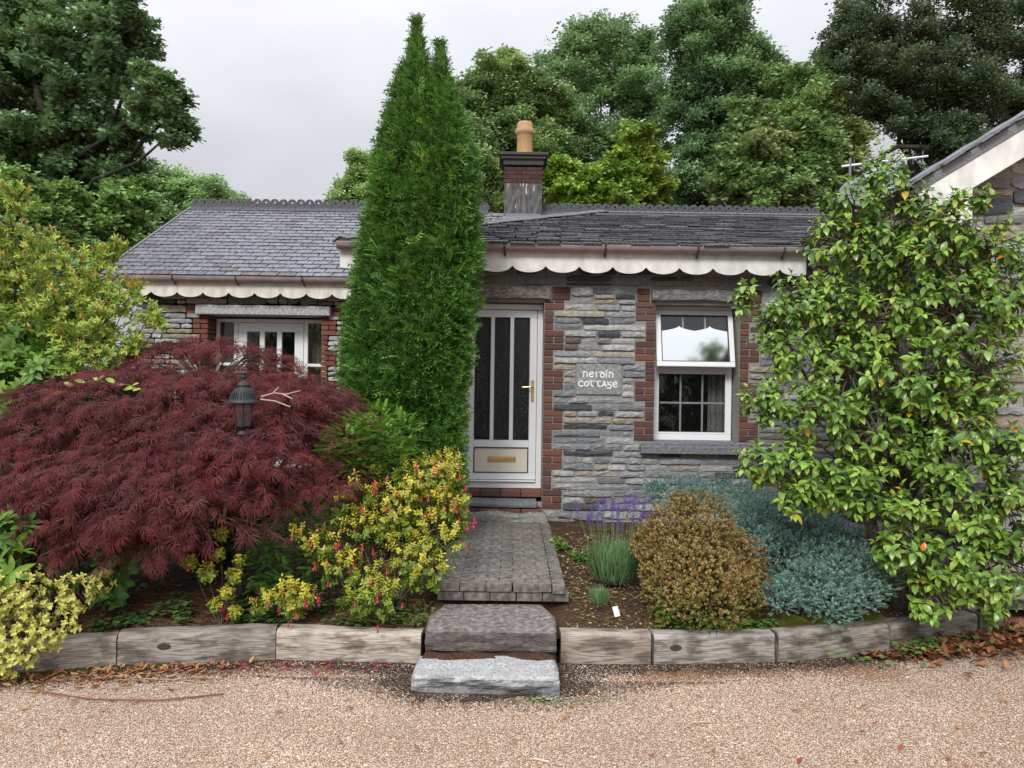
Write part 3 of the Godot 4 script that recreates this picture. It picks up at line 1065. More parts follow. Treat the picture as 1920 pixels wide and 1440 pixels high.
func b_gable(c: Node3D, gup: Vector3, gn: Vector3, gpitch: float, ge: float) -> void:
	var bs := Basis(gup, gn, gup.cross(gn))
	var mid := Vector3(3.18, ge, -6.2) + gup * 1.78
	var b := MB.new()
	b.box(mid - gn * 0.17, Vector3(3.5, 0.2, 0.03), 0.004, bs)
	b.extrude(PackedVector2Array([Vector2(3.24, 3.28), Vector2(3.69, 3.28), Vector2(3.69, 3.66), Vector2(3.24, 3.42)]), -6.218, -6.19)
	put("barge_board", b.done(), M.fascia, c)
	b = MB.new()
	b.box(mid - gn * 0.035, Vector3(3.54, 0.075, 0.05), 0.004, bs)
	put("verge_flashing", b.done(), M.lead, c)
	b = MB.new()
	b.box(Vector3(3.46, 3.3, -7.3), Vector3(0.48, 0.02, 2.2))
	b.box(mid + Vector3(0, 0, -0.15) - gn * 0.2, Vector3(3.5, 0.015, 0.27), 0.0, bs)
	put("soffit", b.done(), M.fascia, c)
	var gm := MB.new()
	gutter_run(gm, 6.17, 8.3, 0, 0)
	var gt := put("gutter", gm.done(), M.bracket, c, Transform3D(Basis(Vector3.UP, PI / 2), Vector3(3.15, ge - 0.03, 0)))
	gt.transform.basis = Basis(Vector3(0, 0, -1), Vector3(0, 1, 0), Vector3(1, 0, 0))
	put("fascia_board", boxmesh(Vector3(0.025, 0.24, 2.1), 0.003), M.fascia, c, at(3.225, 3.42, -7.28))
	for k in 14:
		put("verge_tile", boxmesh(Vector3(0.24, 0.035, 0.11), 0.012), M.ridge, c, Transform3D(bs, Vector3(3.22, ge, -6.22) + gup * (0.14 + k * 0.25) + gn * 0.035))


func build_chimney(c: Node3D) -> void:
	rng.seed = 113
	var ch := piece("chimney", c, at(0.15, 0, -13.92))
	put("apron", boxmesh(Vector3(0.62, 0.24, 0.66), 0.004), M.lead, ch, at(0, 4.85, 0))
	put("flashing", boxmesh(Vector3(0.7, 0.02, 0.22), 0.004), M.lead, ch, Transform3D(Basis(Vector3.RIGHT, 0.49), Vector3(0, 4.86, 0.44)))
	put("rendered_base", boxmesh(Vector3(0.67, 0.58, 0.64), 0.005), M.render, ch, at(0, 5.215, 0))
	put("brick_core", boxmesh(Vector3(0.65, 0.3, 0.62)), M.mortar, ch, at(0, 5.64, 0))
	for r in 4:
		for side in 3:
			var n := 4
			for k in n:
				var odd := r % 2
				var w := 0.164
				var xx := -0.255 + k * 0.17
				if odd and k == n - 1:
					continue
				if odd:
					xx += 0.085
				var bm := boxmesh(Vector3(w, 0.062, 0.05), 0.004)
				var t := Transform3D(Basis(Vector3.UP, [0.0, PI / 2, -PI / 2][side]), Vector3.ZERO) * at(xx * (1.0 if side == 0 else 0.95), 5.545 + r * 0.072, 0.302 if side == 0 else 0.317)
				put("brick", bm, M.chimbrick[rng.randi() % 3], ch, t)
	for r in [1, 3]:
		for s in [-1.0, 1.0]:
			put("brick", boxmesh(Vector3(0.082, 0.062, 0.05), 0.004), M.chimbrick[0], ch, at(s * 0.298, 5.545 + r * 0.072, 0.302))
	var b := MB.new()
	b.box(Vector3(0, 5.88, 0), Vector3(0.71, 0.1, 0.68), 0.006)
	b.box(Vector3(0, 5.955, 0), Vector3(0.8, 0.06, 0.77), 0.01)
	b.box(Vector3(0, 6.01, 0), Vector3(0.87, 0.052, 0.84), 0.008)
	put("cap", b.done(), M.capstone, ch)
	b = MB.new()
	b.sg = 0
	b.lathe(Vector3(0.02, 6.034, 0.0), [[0.155, 0.0], [0.16, 0.03], [0.15, 0.05], [0.142, 0.09], [0.14, 0.37], [0.148, 0.39], [0.15, 0.42], [0.172, 0.44], [0.178, 0.475], [0.172, 0.51], [0.142, 0.58], [0.145, 0.63], [0.13, 0.65], [0.115, 0.65], [0.112, 0.3]], 12)
	put("pot", b.done(), M.pot, ch)
	b = MB.new()                         # pale lime runs down the face
	for d in [[-0.05, 5.5, 0.1, 0.012], [0.06, 5.5, 0.5, 0.016], [-0.12, 5.15, 0.22, 0.01], [0.2, 5.47, 0.26, 0.014], [-0.26, 5.5, 0.12, 0.014], [0.0, 5.51, 0.14, 0.02]]:
		var pts := []
		for k in 9:
			pts.append(Vector2(d[0] + sin(k * 1.7 + d[0] * 40) * 0.008 + k * (-0.003 if d[2] > 0.2 else 0.001), d[1] - d[2] * k / 8.0))
		for k in 3:
			var w0: float = d[3] * (0.4 + 0.6 * absf(sin(k * 2.1 + 1)))
			var w1: float = d[3] * (0.4 + 0.6 * absf(sin(k * 2.1 + 3.1)))
			b.quadn(Vector3(pts[k].x - w0 * 0.5, pts[k].y, 0.3225), Vector3(pts[k].x + w0 * 0.5, pts[k].y, 0.3225), Vector3(pts[k + 1].x + w1 * 0.5, pts[k + 1].y, 0.3225), Vector3(pts[k + 1].x - w1 * 0.5, pts[k + 1].y, 0.3225), Vector3.BACK)
	put("lime_streaks", b.done(), M.leak, ch)
# ---------------------------------------------------------------- ground, path, edging
func bed_front(x: float) -> float:        # z of the timber edging's outer face along x
	var pts := [[-9.0, -4.4], [-3.6, -4.93], [-2.66, -5.2], [-1.62, -5.36], [-0.58, -5.33], [0.335, -5.36], [1.0, -5.38], [1.885, -5.44], [2.8, -5.67], [3.65, -6.0], [4.3, -6.35], [9.0, -7.0]]
	for i in pts.size() - 1:
		if x <= pts[i + 1][0]:
			return lerpf(pts[i][1], pts[i + 1][1], clampf((x - pts[i][0]) / (pts[i + 1][0] - pts[i][0]), 0, 1))
	return -7.0


func soil_y(x: float, z: float) -> float:
	var d := bed_front(x) - z              # metres behind the edging face
	var y := 0.185 + 0.1 * smoothstep(0.1, 0.6, d) + 0.13 * smoothstep(0.5, 3.0, d)
	if x < -0.7:
		y += 0.06 * smoothstep(0.2, 1.0, d) * smoothstep(-0.7, -1.2, x)
	if x > -0.5 and x < 0.36 and z > -8.4:
		y -= 0.06                          # trench of the path and steps
	return y + noise.get_noise_3d(x * 220, 0, z * 220) * 0.018 + noise.get_noise_3d(x * 60, 9, z * 60) * 0.02


func build_ground() -> void:
	rng.seed = 201
	var grit := ntex(31, 0.11, 0, 0, 3, 512, FastNoiseLite.TYPE_SIMPLEX, [[0.0, 0.35, 0.55, 0.8, 1.0], [Color(0.45, 0.36, 0.3), Color(0.66, 0.53, 0.44), Color(0.84, 0.7, 0.58), Color(0.95, 0.84, 0.72), Color(1, 0.97, 0.92)]])
	var gm := mat(Color(0.5, 0.39, 0.31), 0.95, grit, Vector3(2.2, 2.2, 2.2), grit, 0.7)
	var b := MB.new()
	b.quadn(Vector3(-120, 0, 30), Vector3(120, 0, 30), Vector3(120, 0, -150), Vector3(-120, 0, -150), Vector3.UP)
	var g := put("ground", b.done(), gm)
	g.set_meta("kind", "structure")
	# loose chippings
	var shapes := []
	var chip := MB.new()
	var v := []
	for d in [Vector3(1, 0, 0), Vector3(0.3, 0, 0.95), Vector3(-0.8, 0, 0.6), Vector3(-0.85, 0, -0.5), Vector3(0.25, 0, -1), Vector3(0.15, 0.62, 0.1), Vector3(-0.2, 0.55, -0.2)]:
		v.append(d * 0.5)
	for i in 5:
		chip.trin(v[i], v[(i + 1) % 5], v[5] if i < 2 else v[6], v[i] + v[(i + 1) % 5] + Vector3.UP)
	chip.trin(v[5], v[6], v[2], Vector3.UP)
	chip.trin(v[5], v[6], v[0], Vector3.UP)
	var chip_mesh := chip.done()
	var cm := StandardMaterial3D.new()
	cm.vertex_color_use_as_albedo = true
	cm.roughness = 0.85
	var tones := [Color(0.52, 0.395, 0.305), Color(0.46, 0.35, 0.275), Color(0.6, 0.475, 0.375), Color(0.4, 0.305, 0.245), Color(0.62, 0.52, 0.43), Color(0.48, 0.42, 0.375), Color(0.56, 0.43, 0.315)]
	var xfs := []
	var cols := []
	for i in 360000:
		var x := rf(-4.6, 4.9)
		var near := bed_front(x) + 0.02
		var z := rf(near, -3.45)
		if x > -0.62 and x < 0.33 and z < -4.8 and z > -5.25:
			continue
		var w := noise.get_noise_3d(x * 25, 3, z * 25) + 0.5 * noise.get_noise_3d(x * 7 + 30, 3, z * 16)
		var edge := smoothstep(0.36, 0.05, z - near + w * 0.3)
		if x > -1.1 and x < 0.85:
			edge = maxf(edge, smoothstep(0.9, 0.5, absf(x + 0.14)) * smoothstep(-4.66, -4.95, z + w * 0.25))
		if edge > 0.2 and rng.randf() < 0.2 + edge * 0.68:
			continue
		var s := rf(0.005, 0.0098) * (1.0 if rng.randf() > 0.035 else rf(1.4, 2.2))
		xfs.append(Transform3D(Basis(Vector3.UP, rf(0, TAU)).rotated(rv(), rf(0, 0.5)).scaled(Vector3(s, s * rf(0.6, 1.2), s * rf(0.7, 1.0))), Vector3(x, rf(0.0, 0.004) + (0.004 if edge > 0.1 else 0.0), z)))
		var c: Color = tones[rng.randi() % 7] * rf(0.8, 1.15) * (1.0 + 0.17 * w)
		var q := rng.randf()
		if q < 0.012:
			c = Color(0.8, 0.79, 0.76)
		elif q < 0.03:
			c = Color(0.3, 0.32, 0.35)
		cols.append(c)
	var gr := many("gravel", chip_mesh, cm, xfs, cols)
	gr.set_meta("label", "pinkish brown gravel covering the drive before the timber edging")
	gr.set_meta("category", "gravel")
	# bare soil along the foot of the edging and round the steps
	b = MB.new()
	for i in 300:
		var x0 := -4.4 + i * 0.03
		var q := []
		for k in [0, 1]:
			var x = x0 + k * 0.03
			var z0 := bed_front(x) - 0.1
			var reach := 0.12 + 0.12 * noise.get_noise_2d(x * 60, 7) + 0.05 * noise.get_noise_2d(x * 260, 3)
			if x > -1.1 and x < 0.85:
				reach += 0.44 * smoothstep(0.92, 0.5, absf(x + 0.14)) + 0.06
			q.append(Vector3(x, 0.005, z0))
			q.append(Vector3(x, 0.005, bed_front(x) + maxf(0.015, reach)))
		b.quadn(q[0], q[2], q[3], q[1], Vector3.UP)
	var verge := put("bare_soil", b.done(), M.soil)
	verge.set_meta("kind", "structure")
	# planting bed
	b = MB.new()
	b.sg = 0
	var nx := 150
	var nz := 44
	for part in 2:
		pass
	var pt := func(i: int, j: int) -> Vector3:
		var x := -9.0 + 15.0 * i / nx
		var zf := bed_front(x) - 0.06
		var z := lerpf(zf, -11.4 if x < -1.6 else -8.7, pow(float(j) / nz, 1.25))
		return Vector3(x, soil_y(x, z), z)
	for i in nx:
		for j in nz:
			b.quadn(pt.call(i, j), pt.call(i + 1, j), pt.call(i + 1, j + 1), pt.call(i, j + 1), Vector3.UP)
	var bed := put("soil_bed", b.done(), M.soil)
	bed.set_meta("kind", "structure")
	b = MB.new()
	b.sg = 0
	for i in 30:
		for j in 30:
			var q := []
			for ab in [[0, 0], [1, 0], [1, 1], [0, 1]]:
				var x = -60.0 + 4.0 * (i + ab[0])
				var z = -17.0 - 3.0 * (j + ab[1])
				q.append(Vector3(x, 0.02 + 2.2 * smoothstep(-17, -32, z) + noise.get_noise_3d(x * 8, 0, z * 8) * 0.5 * smoothstep(-17, -22, z), z))
			b.quadn(q[0], q[1], q[2], q[3], Vector3.UP)
	var wood := put("woodland_ground", b.done(), mat(Color(0.07, 0.075, 0.035), 0.95, T.soil, Vector3(0.5, 0.5, 0.5), T.bump, 4.0))
	wood.set_meta("kind", "structure")
	b = MB.new()
	b.quadn(Vector3(-60, 0.015, -11.4), Vector3(-5.9, 0.015, -11.4), Vector3(-5.9, 0.015, -17.5), Vector3(-60, 0.015, -17.5), Vector3.UP)
	var lawn := put("side_lawn", b.done(), wood.material_override)
	lawn.set_meta("kind", "structure")


func build_path() -> void:
	rng.seed = 211
	var top := 0.44
	var b := MB.new()
	b.box(Vector3(-0.075, 0.3, -7.14), Vector3(0.93, 0.2, 2.5))
	var path := put("path", b.done(), M.soil)
	path.set_meta("kind", "structure")
	var pm := []
	for c in [Color(0.29, 0.255, 0.23), Color(0.33, 0.295, 0.265), Color(0.25, 0.225, 0.205), Color(0.3, 0.275, 0.245)]:
		pm.append(mat(c, 0.9, T.blotch, Vector3(3, 3, 3), T.grain, 0.5))
	var meshes := []
	for k in 4:
		meshes.append(boxmesh(Vector3(0.1965 - 0.002 * k, 0.066, 0.0965 - 0.0007 * k), 0.0035))
	var half := boxmesh(Vector3(0.096, 0.066, 0.0965), 0.0035)
	var edge := boxmesh(Vector3(0.0965, 0.066, 0.196), 0.0035)
	for r in 26:
		var z := -5.855 - r * 0.1
		for k in 5:
			var first: bool = r % 2 == 1 and k == 0
			var last: bool = r % 2 == 0 and k == 4
			var x := -0.475 + k * 0.2 - (0.1 if r % 2 else 0.0)
			if first:
				x = -0.525
			elif last:
				x = 0.275
			var me: Mesh = half if first or last else meshes[rng.randi() % 4]
			put("paver", me, pm[rng.randi() % 4], path, Transform3D(Basis(rv(), rf(0, 0.02)), Vector3(x + rf(-0.003, 0.003), top - 0.033 + rf(-0.003, 0.003), z)))
		if r % 2 == 0:
			put("paver", edge, pm[rng.randi() % 4], path, Transform3D(Basis(rv(), rf(0, 0.02)), Vector3(0.376, top - 0.034 - (0.006 if r == 0 else 0.0) + rf(-0.003, 0.003), z - 0.04)))
	for k in 5:                            # lower course under the lip
		put("paver", meshes[k % 4], pm[(k + 2) % 4], path, at(-0.445 + k * 0.2, top - 0.104, -5.87))
	put("paver", half, pm[2], path, at(0.32, top - 0.104, -5.87))
	var xfs := []
	var cols := []
	var tuft := tuft_mesh(7, 0.5)
	for k in 900:                          # moss in the joints
		var r := rng.randi() % 26
		var x := -0.455 + (rng.randi() % 4) * 0.2 + 0.1 - (0.1 if r % 2 else 0.0)
		xfs.append(Transform3D(Basis(Vector3.UP, rf(0, TAU)).scaled(Vector3.ONE * rf(0.006, 0.014)), Vector3(x + rf(-0.006, 0.006), top - 0.008, -5.855 - r * 0.1 + rf(-0.045, 0.045))))
		cols.append(Color(0.12, 0.1, 0.025) * rf(0.7, 1.3))
	many("joint_moss", tuft, leafmat(0.8), xfs, cols, path)
	# stone steps
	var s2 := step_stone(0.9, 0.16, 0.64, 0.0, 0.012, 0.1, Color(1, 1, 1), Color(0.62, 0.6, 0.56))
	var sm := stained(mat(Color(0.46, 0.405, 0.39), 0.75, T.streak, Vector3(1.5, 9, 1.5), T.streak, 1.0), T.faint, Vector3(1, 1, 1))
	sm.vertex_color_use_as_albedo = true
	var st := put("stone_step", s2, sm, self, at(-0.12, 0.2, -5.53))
	tag(st, "broad dark purplish stone step with rounded corners below the paved path", "step")
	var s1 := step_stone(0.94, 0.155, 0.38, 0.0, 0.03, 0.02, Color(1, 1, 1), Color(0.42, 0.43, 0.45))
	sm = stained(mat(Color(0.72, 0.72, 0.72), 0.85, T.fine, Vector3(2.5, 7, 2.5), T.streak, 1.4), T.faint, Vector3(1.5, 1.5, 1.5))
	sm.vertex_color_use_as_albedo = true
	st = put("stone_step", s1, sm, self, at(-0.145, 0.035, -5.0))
	var fill := put("step_soil", slab_block(0.9, 0.14, 0.3, 0.02, 16, 3, 5), M.soil, self, at(-0.13, 0.06, -5.26))
	fill.set_meta("kind", "structure")
	tag(st, "pale grey rough stone block set on the gravel as lowest step", "step")


func step_stone(w: float, h: float, d: float, taper: float, rough: float, corner: float, ctop: Color, cside: Color) -> ArrayMesh:
	var b := MB.new()
	b.sg = -1
	var nx := 44
	var ny := 9
	var nz := 14
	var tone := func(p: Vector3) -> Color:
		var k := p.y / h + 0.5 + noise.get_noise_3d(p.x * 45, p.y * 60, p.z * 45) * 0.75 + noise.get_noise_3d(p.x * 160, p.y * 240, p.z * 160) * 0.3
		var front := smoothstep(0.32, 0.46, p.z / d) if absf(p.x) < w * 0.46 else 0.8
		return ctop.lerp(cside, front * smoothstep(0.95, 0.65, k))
	var off := rng.randi() % 500
	var f := func(u: Vector3) -> Vector3:
		var p := Vector3(u.x * w, u.y * h, u.z * d) * 0.5
		var round_off := maxf(0.0, absf(u.x) - 0.75) * maxf(0.0, -u.z) * corner * 4.0
		p.x -= signf(u.x) * round_off
		var e := (1 if absf(u.x) > 0.99 else 0) + (1 if absf(u.y) > 0.99 else 0) + (1 if absf(u.z) > 0.99 else 0)
		if e > 1:
			p *= Vector3(1.0 - 0.012 / w, 1.0 - 0.02 / h, 1.0 - 0.016 / d)
		var n1 := noise.get_noise_3d(p.x * 18 + off, p.y * 30, p.z * 18)
		var n2 := noise.get_noise_3d(p.x * 70 + off, p.y * 260, p.z * 70)
		var side := 1.0 if absf(u.z) > 0.9 and absf(u.y) < 0.95 else 0.35
		p += Vector3(u.x * 0.6, u.y * 0.5, u.z).normalized() * (n1 * rough * 1.2 + n2 * rough * 1.5 * side)
		return p
	var n := [nx, ny, nz]
	for k in 3:
		var i := (k + 1) % 3
		var j := (k + 2) % 3
		for s in [-1.0, 1.0]:
			for a in n[i]:
				for c in n[j]:
					var q := []
					for ab in [[0, 0], [1, 0], [1, 1], [0, 1]]:
						var u := Vector3.ZERO
						u[k] = s
						u[i] = -1.0 + 2.0 * (a + ab[0]) / n[i]
						u[j] = -1.0 + 2.0 * (c + ab[1]) / n[j]
						q.append(f.call(u))
					var o := Vector3.ZERO
					o[k] = s
					for tr in [[0, 1, 2], [0, 2, 3]]:
						var v0: Vector3 = q[tr[0]]
						var v1: Vector3 = q[tr[1]]
						var v2: Vector3 = q[tr[2]]
						if (v2 - v0).cross(v1 - v0).dot(o) < 0.0:
							var sw := v1
							v1 = v2
							v2 = sw
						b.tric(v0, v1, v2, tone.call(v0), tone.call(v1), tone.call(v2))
	return b.done()


func timber_mesh(l: float, h: float, d: float, wear: float) -> ArrayMesh:
	var b := MB.new()
	b.sg = 0
	var off := rng.randi() % 900
	var sect := []
	for c in [[1, 1], [-1, 1], [-1, -1], [1, -1]]:      # z, y corners
		var r := 0.02 + wear * (0.02 if c[1] > 0 and c[0] > 0 else 0.0)
		for k in 4:
			var a := (k / 3.0) * PI * 0.5
			var s0 := sin(a)
			var c0 := cos(a)
			var e := Vector2(c0, s0) if c[0] * c[1] > 0 else Vector2(s0, c0)
			sect.append(Vector2(c[0] * (d * 0.5 - r + r * e.x), c[1] * (h * 0.5 - r + r * e.y)))
		var nxt: Vector2 = [[-1, 1], [-1, -1], [1, -1], [1, 1]][[[1, 1], [-1, 1], [-1, -1], [1, -1]].find(c)][0] * Vector2.RIGHT
		for k in 3:
			pass
	var full := []
	for i in sect.size():
		var p: Vector2 = sect[i]
		var q: Vector2 = sect[(i + 1) % sect.size()]
		full.append(p)
		if p.distance_to(q) > 0.05:
			for k in [1, 2, 3]:
				full.append(p.lerp(q, k / 4.0))
	var n := 26
	var g := []
	for i in n + 1:
		var x := (float(i) / n - 0.5) * l
		var row := []
		for p in full:
			var k := noise.get_noise_3d(x * 14 + off, p.y * 90, p.x * 90) * 0.012 * (0.5 + wear) + noise.get_noise_3d(x * 60 + off, p.y * 400, p.x * 400) * 0.006
			var t := Vector2(p.x, p.y) * (1.0 + k / maxf(p.length(), 0.03))
			row.append(Vector3(x, t.y + noise.get_noise_2d(x * 12 + off, 5) * 0.012, t.x))
		g.append(row)
	var m := full.size()
	for i in n:
		for k in m:
			var k2 := (k + 1) % m
			var o: Vector3 = (g[i][k] + g[i][k2]) * 0.5
			o.x = 0
			b.quadn(g[i][k], g[i + 1][k], g[i + 1][k2], g[i][k2], o)
	b.sg = -1
	for e in [0, n]:
		for k in range(1, m - 1):
			b.trin(g[e][0], g[e][k], g[e][k + 1], Vector3(-1 if e == 0 else 1, 0, 0))
	return b.done()


func build_edging() -> void:
	rng.seed = 221
	var ends := [[-3.75, -4.86, -2.67, -5.2], [-2.66, -5.2, -1.63, -5.36], [-1.62, -5.36, -0.6, -5.33], [0.36, -5.36, 1.0, -5.375], [1.01, -5.375, 1.885, -5.44], [1.895, -5.445, 2.79, -5.665], [2.8, -5.68, 3.64, -6.0], [3.65, -6.01, 3.95, -6.19]]
	var looks := [[Color(0.27, 0.255, 0.235), 0.2], [Color(0.25, 0.235, 0.22), 0.9], [Color(0.44, 0.4, 0.345), 0.5], [Color(0.3, 0.26, 0.215), 0.4], [Color(0.29, 0.285, 0.28), 0.4], [Color(0.21, 0.195, 0.175), 0.6], [Color(0.2, 0.19, 0.175), 0.5], [Color(0.12, 0.115, 0.105), 0.4]]
	var labels := [
		"grey timber sleeper with wavy grain under the yellow variegated bush", "grey timber sleeper with black rotten patches before the red maple",
		"pale weathered timber sleeper immediately beside the stone steps, fuchsia side", "brown timber sleeper with worn top immediately beside the stone steps, lavender side",
		"silvery grey timber sleeper with a round knot before the orange brown shrub", "dark timber sleeper with moss lying along its top edge",
		"blackened timber sleeper turning back under the glossy green camellia", "short dark timber stub at the end of the edging by fallen leaves"]
	for i in 8:
		var e: Array = ends[i]
		var a := Vector3(e[0], 0, e[1])
		var c := Vector3(e[2], 0, e[3])
		var l := a.distance_to(c)
		var tex := ntex(230 + i, 0.006 + 0.002 * (i % 3), 0, 0, 5, 512, FastNoiseLite.TYPE_SIMPLEX_SMOOTH, [[0.0, 0.3 + 0.08 * looks[i][1], 0.42 + 0.1 * looks[i][1], 0.7, 1.0], [Color(0.55, 0.51, 0.49), Color(0.74, 0.71, 0.69), Color(0.9, 0.89, 0.87), Color(0.96, 0.95, 0.94), Color(1, 1, 1)]])
		var m := stained(mat(looks[i][0].lerp(Color(0.27, 0.27, 0.265), 0.4) * 2.1, 0.9, T.wood, Vector3(0.45, 13.0, 13.0), T.wood, 0.8, false), tex, Vector3(0.8, 1.7, 1.7), false)
		var h := 0.235 if i < 7 else 0.2
		var t := piece("timber_sleeper", self, Transform3D(Basis(Vector3.UP, -atan2(c.z - a.z, c.x - a.x)), (a + c) * 0.5 + Vector3(0, 0.21 - h * 0.5 + rf(-0.006, 0.006), -0.065)))
		tag(t, labels[i], "timber sleeper", "timber sleepers edging the planting bed")
		put("beam", timber_mesh(l - 0.01, h, 0.14, looks[i][1]), m, t)
		if i in [1, 4, 5]:                # a knot or a splintered hollow
			var k := MB.new()
			k.sg = 0
			k.lathe(Vector3.ZERO, [[0.03, 0.0], [0.024, 0.006], [0.012, 0.002], [0.0, 0.004]], 10)
			put("knot", k.done(), M.dark, t, Transform3D(Basis(Vector3.RIGHT, PI / 2).scaled(Vector3(1.5, 0.8, 1)), Vector3([0, -0.22, 0, 0, -0.28, 0.1][i], 0.03, 0.0725)))


# ---------------------------------------------------------------- small made things
func ribbon(b: MB, pts: Array, w: float, z0: float, z1: float) -> void:
	for i in pts.size() - 1:
		var a: Vector2 = pts[i]
		var c: Vector2 = pts[i + 1]
		var d := (c - a).normalized()
		var n := Vector2(-d.y, d.x) * w
		var a2 := a - d * w * 0.55
		var c2 := c + d * w * 0.55
		var dz := 0.0002 * (i % 3)
		b.extrude(PackedVector2Array([a2 - n, c2 - n, c2 + n, a2 + n]), z0, z1 + dz)


func arc(cx: float, cy: float, rx: float, ry: float, a0: float, a1: float, n := 10) -> Array:
	var out := []
	for i in n + 1:
		var a := deg_to_rad(lerpf(a0, a1, float(i) / n))
		out.append(Vector2(cx + cos(a) * rx, cy + sin(a) * ry))
	return out


func build_plaque() -> void:
	rng.seed = 231
	var t := thing("name_plaque", "grey square-cut stone plaque with white painted lettering set in wall beside the window", "sign", Vector3(0.975, 2.02, WING_Z))
	put("stone_slab", slab_block(0.51, 0.35, 0.08, 0.003, 8, 6, 2), M.plaque, t, at(0, 0, -0.018))
	var b := MB.new()
	var k := 0.0005                        # one unit of the strokes below, in metres
	var strokes := []                      # x right, y up from the baseline of each row
	var row := func(list: Array, ox: float, oy: float) -> void:
		for s in list:
			var q := []
			for p in s:
				q.append(Vector2((p.x + ox) * k, (p.y + oy) * k))
			strokes.append(q)
	var n := [[Vector2(0, 0), Vector2(0, 122)], arc(38, 72, 40, 44, 175, 20) + [Vector2(78, 60), Vector2(80, 4)]]
	var e := [[Vector2(2, 58), Vector2(86, 72)], arc(46, 58, 46, 58, 12, 330, 16)]
	row.call(n, -340, 45)
	row.call(e, -208, 42)
	row.call([[Vector2(0, 0), Vector2(0, 118)]], -52, 42)
	row.call([arc(46, 44, 44, 46, 0, 360, 18), [Vector2(-34, 112), Vector2(6, 120), Vector2(54, 114), Vector2(82, 92), Vector2(91, 60)]], 36, 40)
	row.call([[Vector2(0, 0), Vector2(0, 106)], [Vector2(-18, 140), Vector2(22, 160)]], 172, 38)
	row.call(n, 240, 34)
	row.call([arc(56, 54, 56, 56, 40, 320, 16)], -450, -165)
	row.call([arc(48, 54, 46, 54, 0, 360, 18)], -318, -165)
	var tt := [[Vector2(0, 108), Vector2(108, 116)], [Vector2(62, 108)] + arc(72, 52, 38, 54, 130, 300, 12)]
	row.call(tt, -205, -162)
	row.call(tt, -56, -166)
	row.call([[Vector2(0, 0), Vector2(26, 22), Vector2(66, 116), Vector2(108, 2)], [Vector2(30, 36), Vector2(88, 36)]], 64, -168)
	row.call([[Vector2(0, 108), Vector2(104, 102)], [Vector2(52, 104), Vector2(14, 54), Vector2(54, 56), Vector2(88, 34), Vector2(92, -4), Vector2(62, -34), Vector2(8, -34)]], 192, -174)
	row.call(e, 326, -178)
	for s in strokes:
		ribbon(b, s, 0.0068, 0.018, 0.0265)
	put("lettering", b.done(), M.paint, t)


func build_lantern() -> void:
	var t := thing("garden_lantern", "black metal lantern on a post rising out of the red maple", "lantern", Vector3(-2.0, 0.3, -5.72))
	var b := MB.new()
	b.lathe(Vector3.ZERO, [[0.0, -0.1], [0.035, -0.1], [0.03, 1.2], [0.05, 1.22], [0.03, 1.25], [0.06, 1.285], [0.0, 1.286]], 10)
	put("post", b.done(), M.iron, t)
	b = MB.new()
	var r0 := 0.058
	var r1 := 0.088
	for k in 6:
		var a := TAU * k / 6 + 0.2
		b.tube([Vector3(cos(a) * r0, 1.285, sin(a) * r0), Vector3(cos(a) * r1, 1.475, sin(a) * r1)], [0.0075, 0.0075], 5)
	b.lathe(Vector3.ZERO, [[0.0, 1.278], [0.06, 1.28], [0.062, 1.292], [0.0, 1.293]], 6, 0.2)
	b.lathe(Vector3.ZERO, [[0.07, 1.465], [0.094, 1.468], [0.094, 1.482], [0.07, 1.483]], 6, 0.2)
	put("cage", b.done(), M.iron, t)
	var gl := glass(0.3, Color(0.25, 0.22, 0.2), 0.12)
	for k in 6:
		var a0 := TAU * k / 6 + 0.2
		var a1 := TAU * (k + 1) / 6 + 0.2
		b = MB.new()
		b.quadn(Vector3(cos(a0) * r0, 1.292, sin(a0) * r0), Vector3(cos(a1) * r0, 1.292, sin(a1) * r0), Vector3(cos(a1) * r1, 1.466, sin(a1) * r1), Vector3(cos(a0) * r1, 1.466, sin(a0) * r1), Vector3(cos(a0) + cos(a1), 0, sin(a0) + sin(a1)))
		put("pane", b.done(), gl, t)
	b = MB.new()
	b.sg = 0
	var prof := [[0.128, 1.478], [0.13, 1.486], [0.108, 1.505], [0.092, 1.53], [0.084, 1.56], [0.072, 1.59], [0.05, 1.608], [0.05, 1.618], [0.056, 1.622], [0.048, 1.634], [0.028, 1.652], [0.016, 1.664], [0.014, 1.672], [0.028, 1.69], [0.03, 1.702], [0.018, 1.71], [0.034, 1.722], [0.034, 1.729], [0.012, 1.742], [0.0, 1.745]]
	b.lathe(Vector3.ZERO, prof, 22)
	b.sg = -1
	for k in 26:
		var a := TAU * k / 26
		b.tube([Vector3(cos(a) * 0.106, 1.509, sin(a) * 0.106), Vector3(cos(a) * 0.086, 1.56, sin(a) * 0.086), Vector3(cos(a) * 0.06, 1.602, sin(a) * 0.06)], [0.006, 0.005, 0.004], 4)
	put("hood", b.done(), M.iron, t)
	t.scale = Vector3.ONE * 0.9
	t.position.y = 0.45


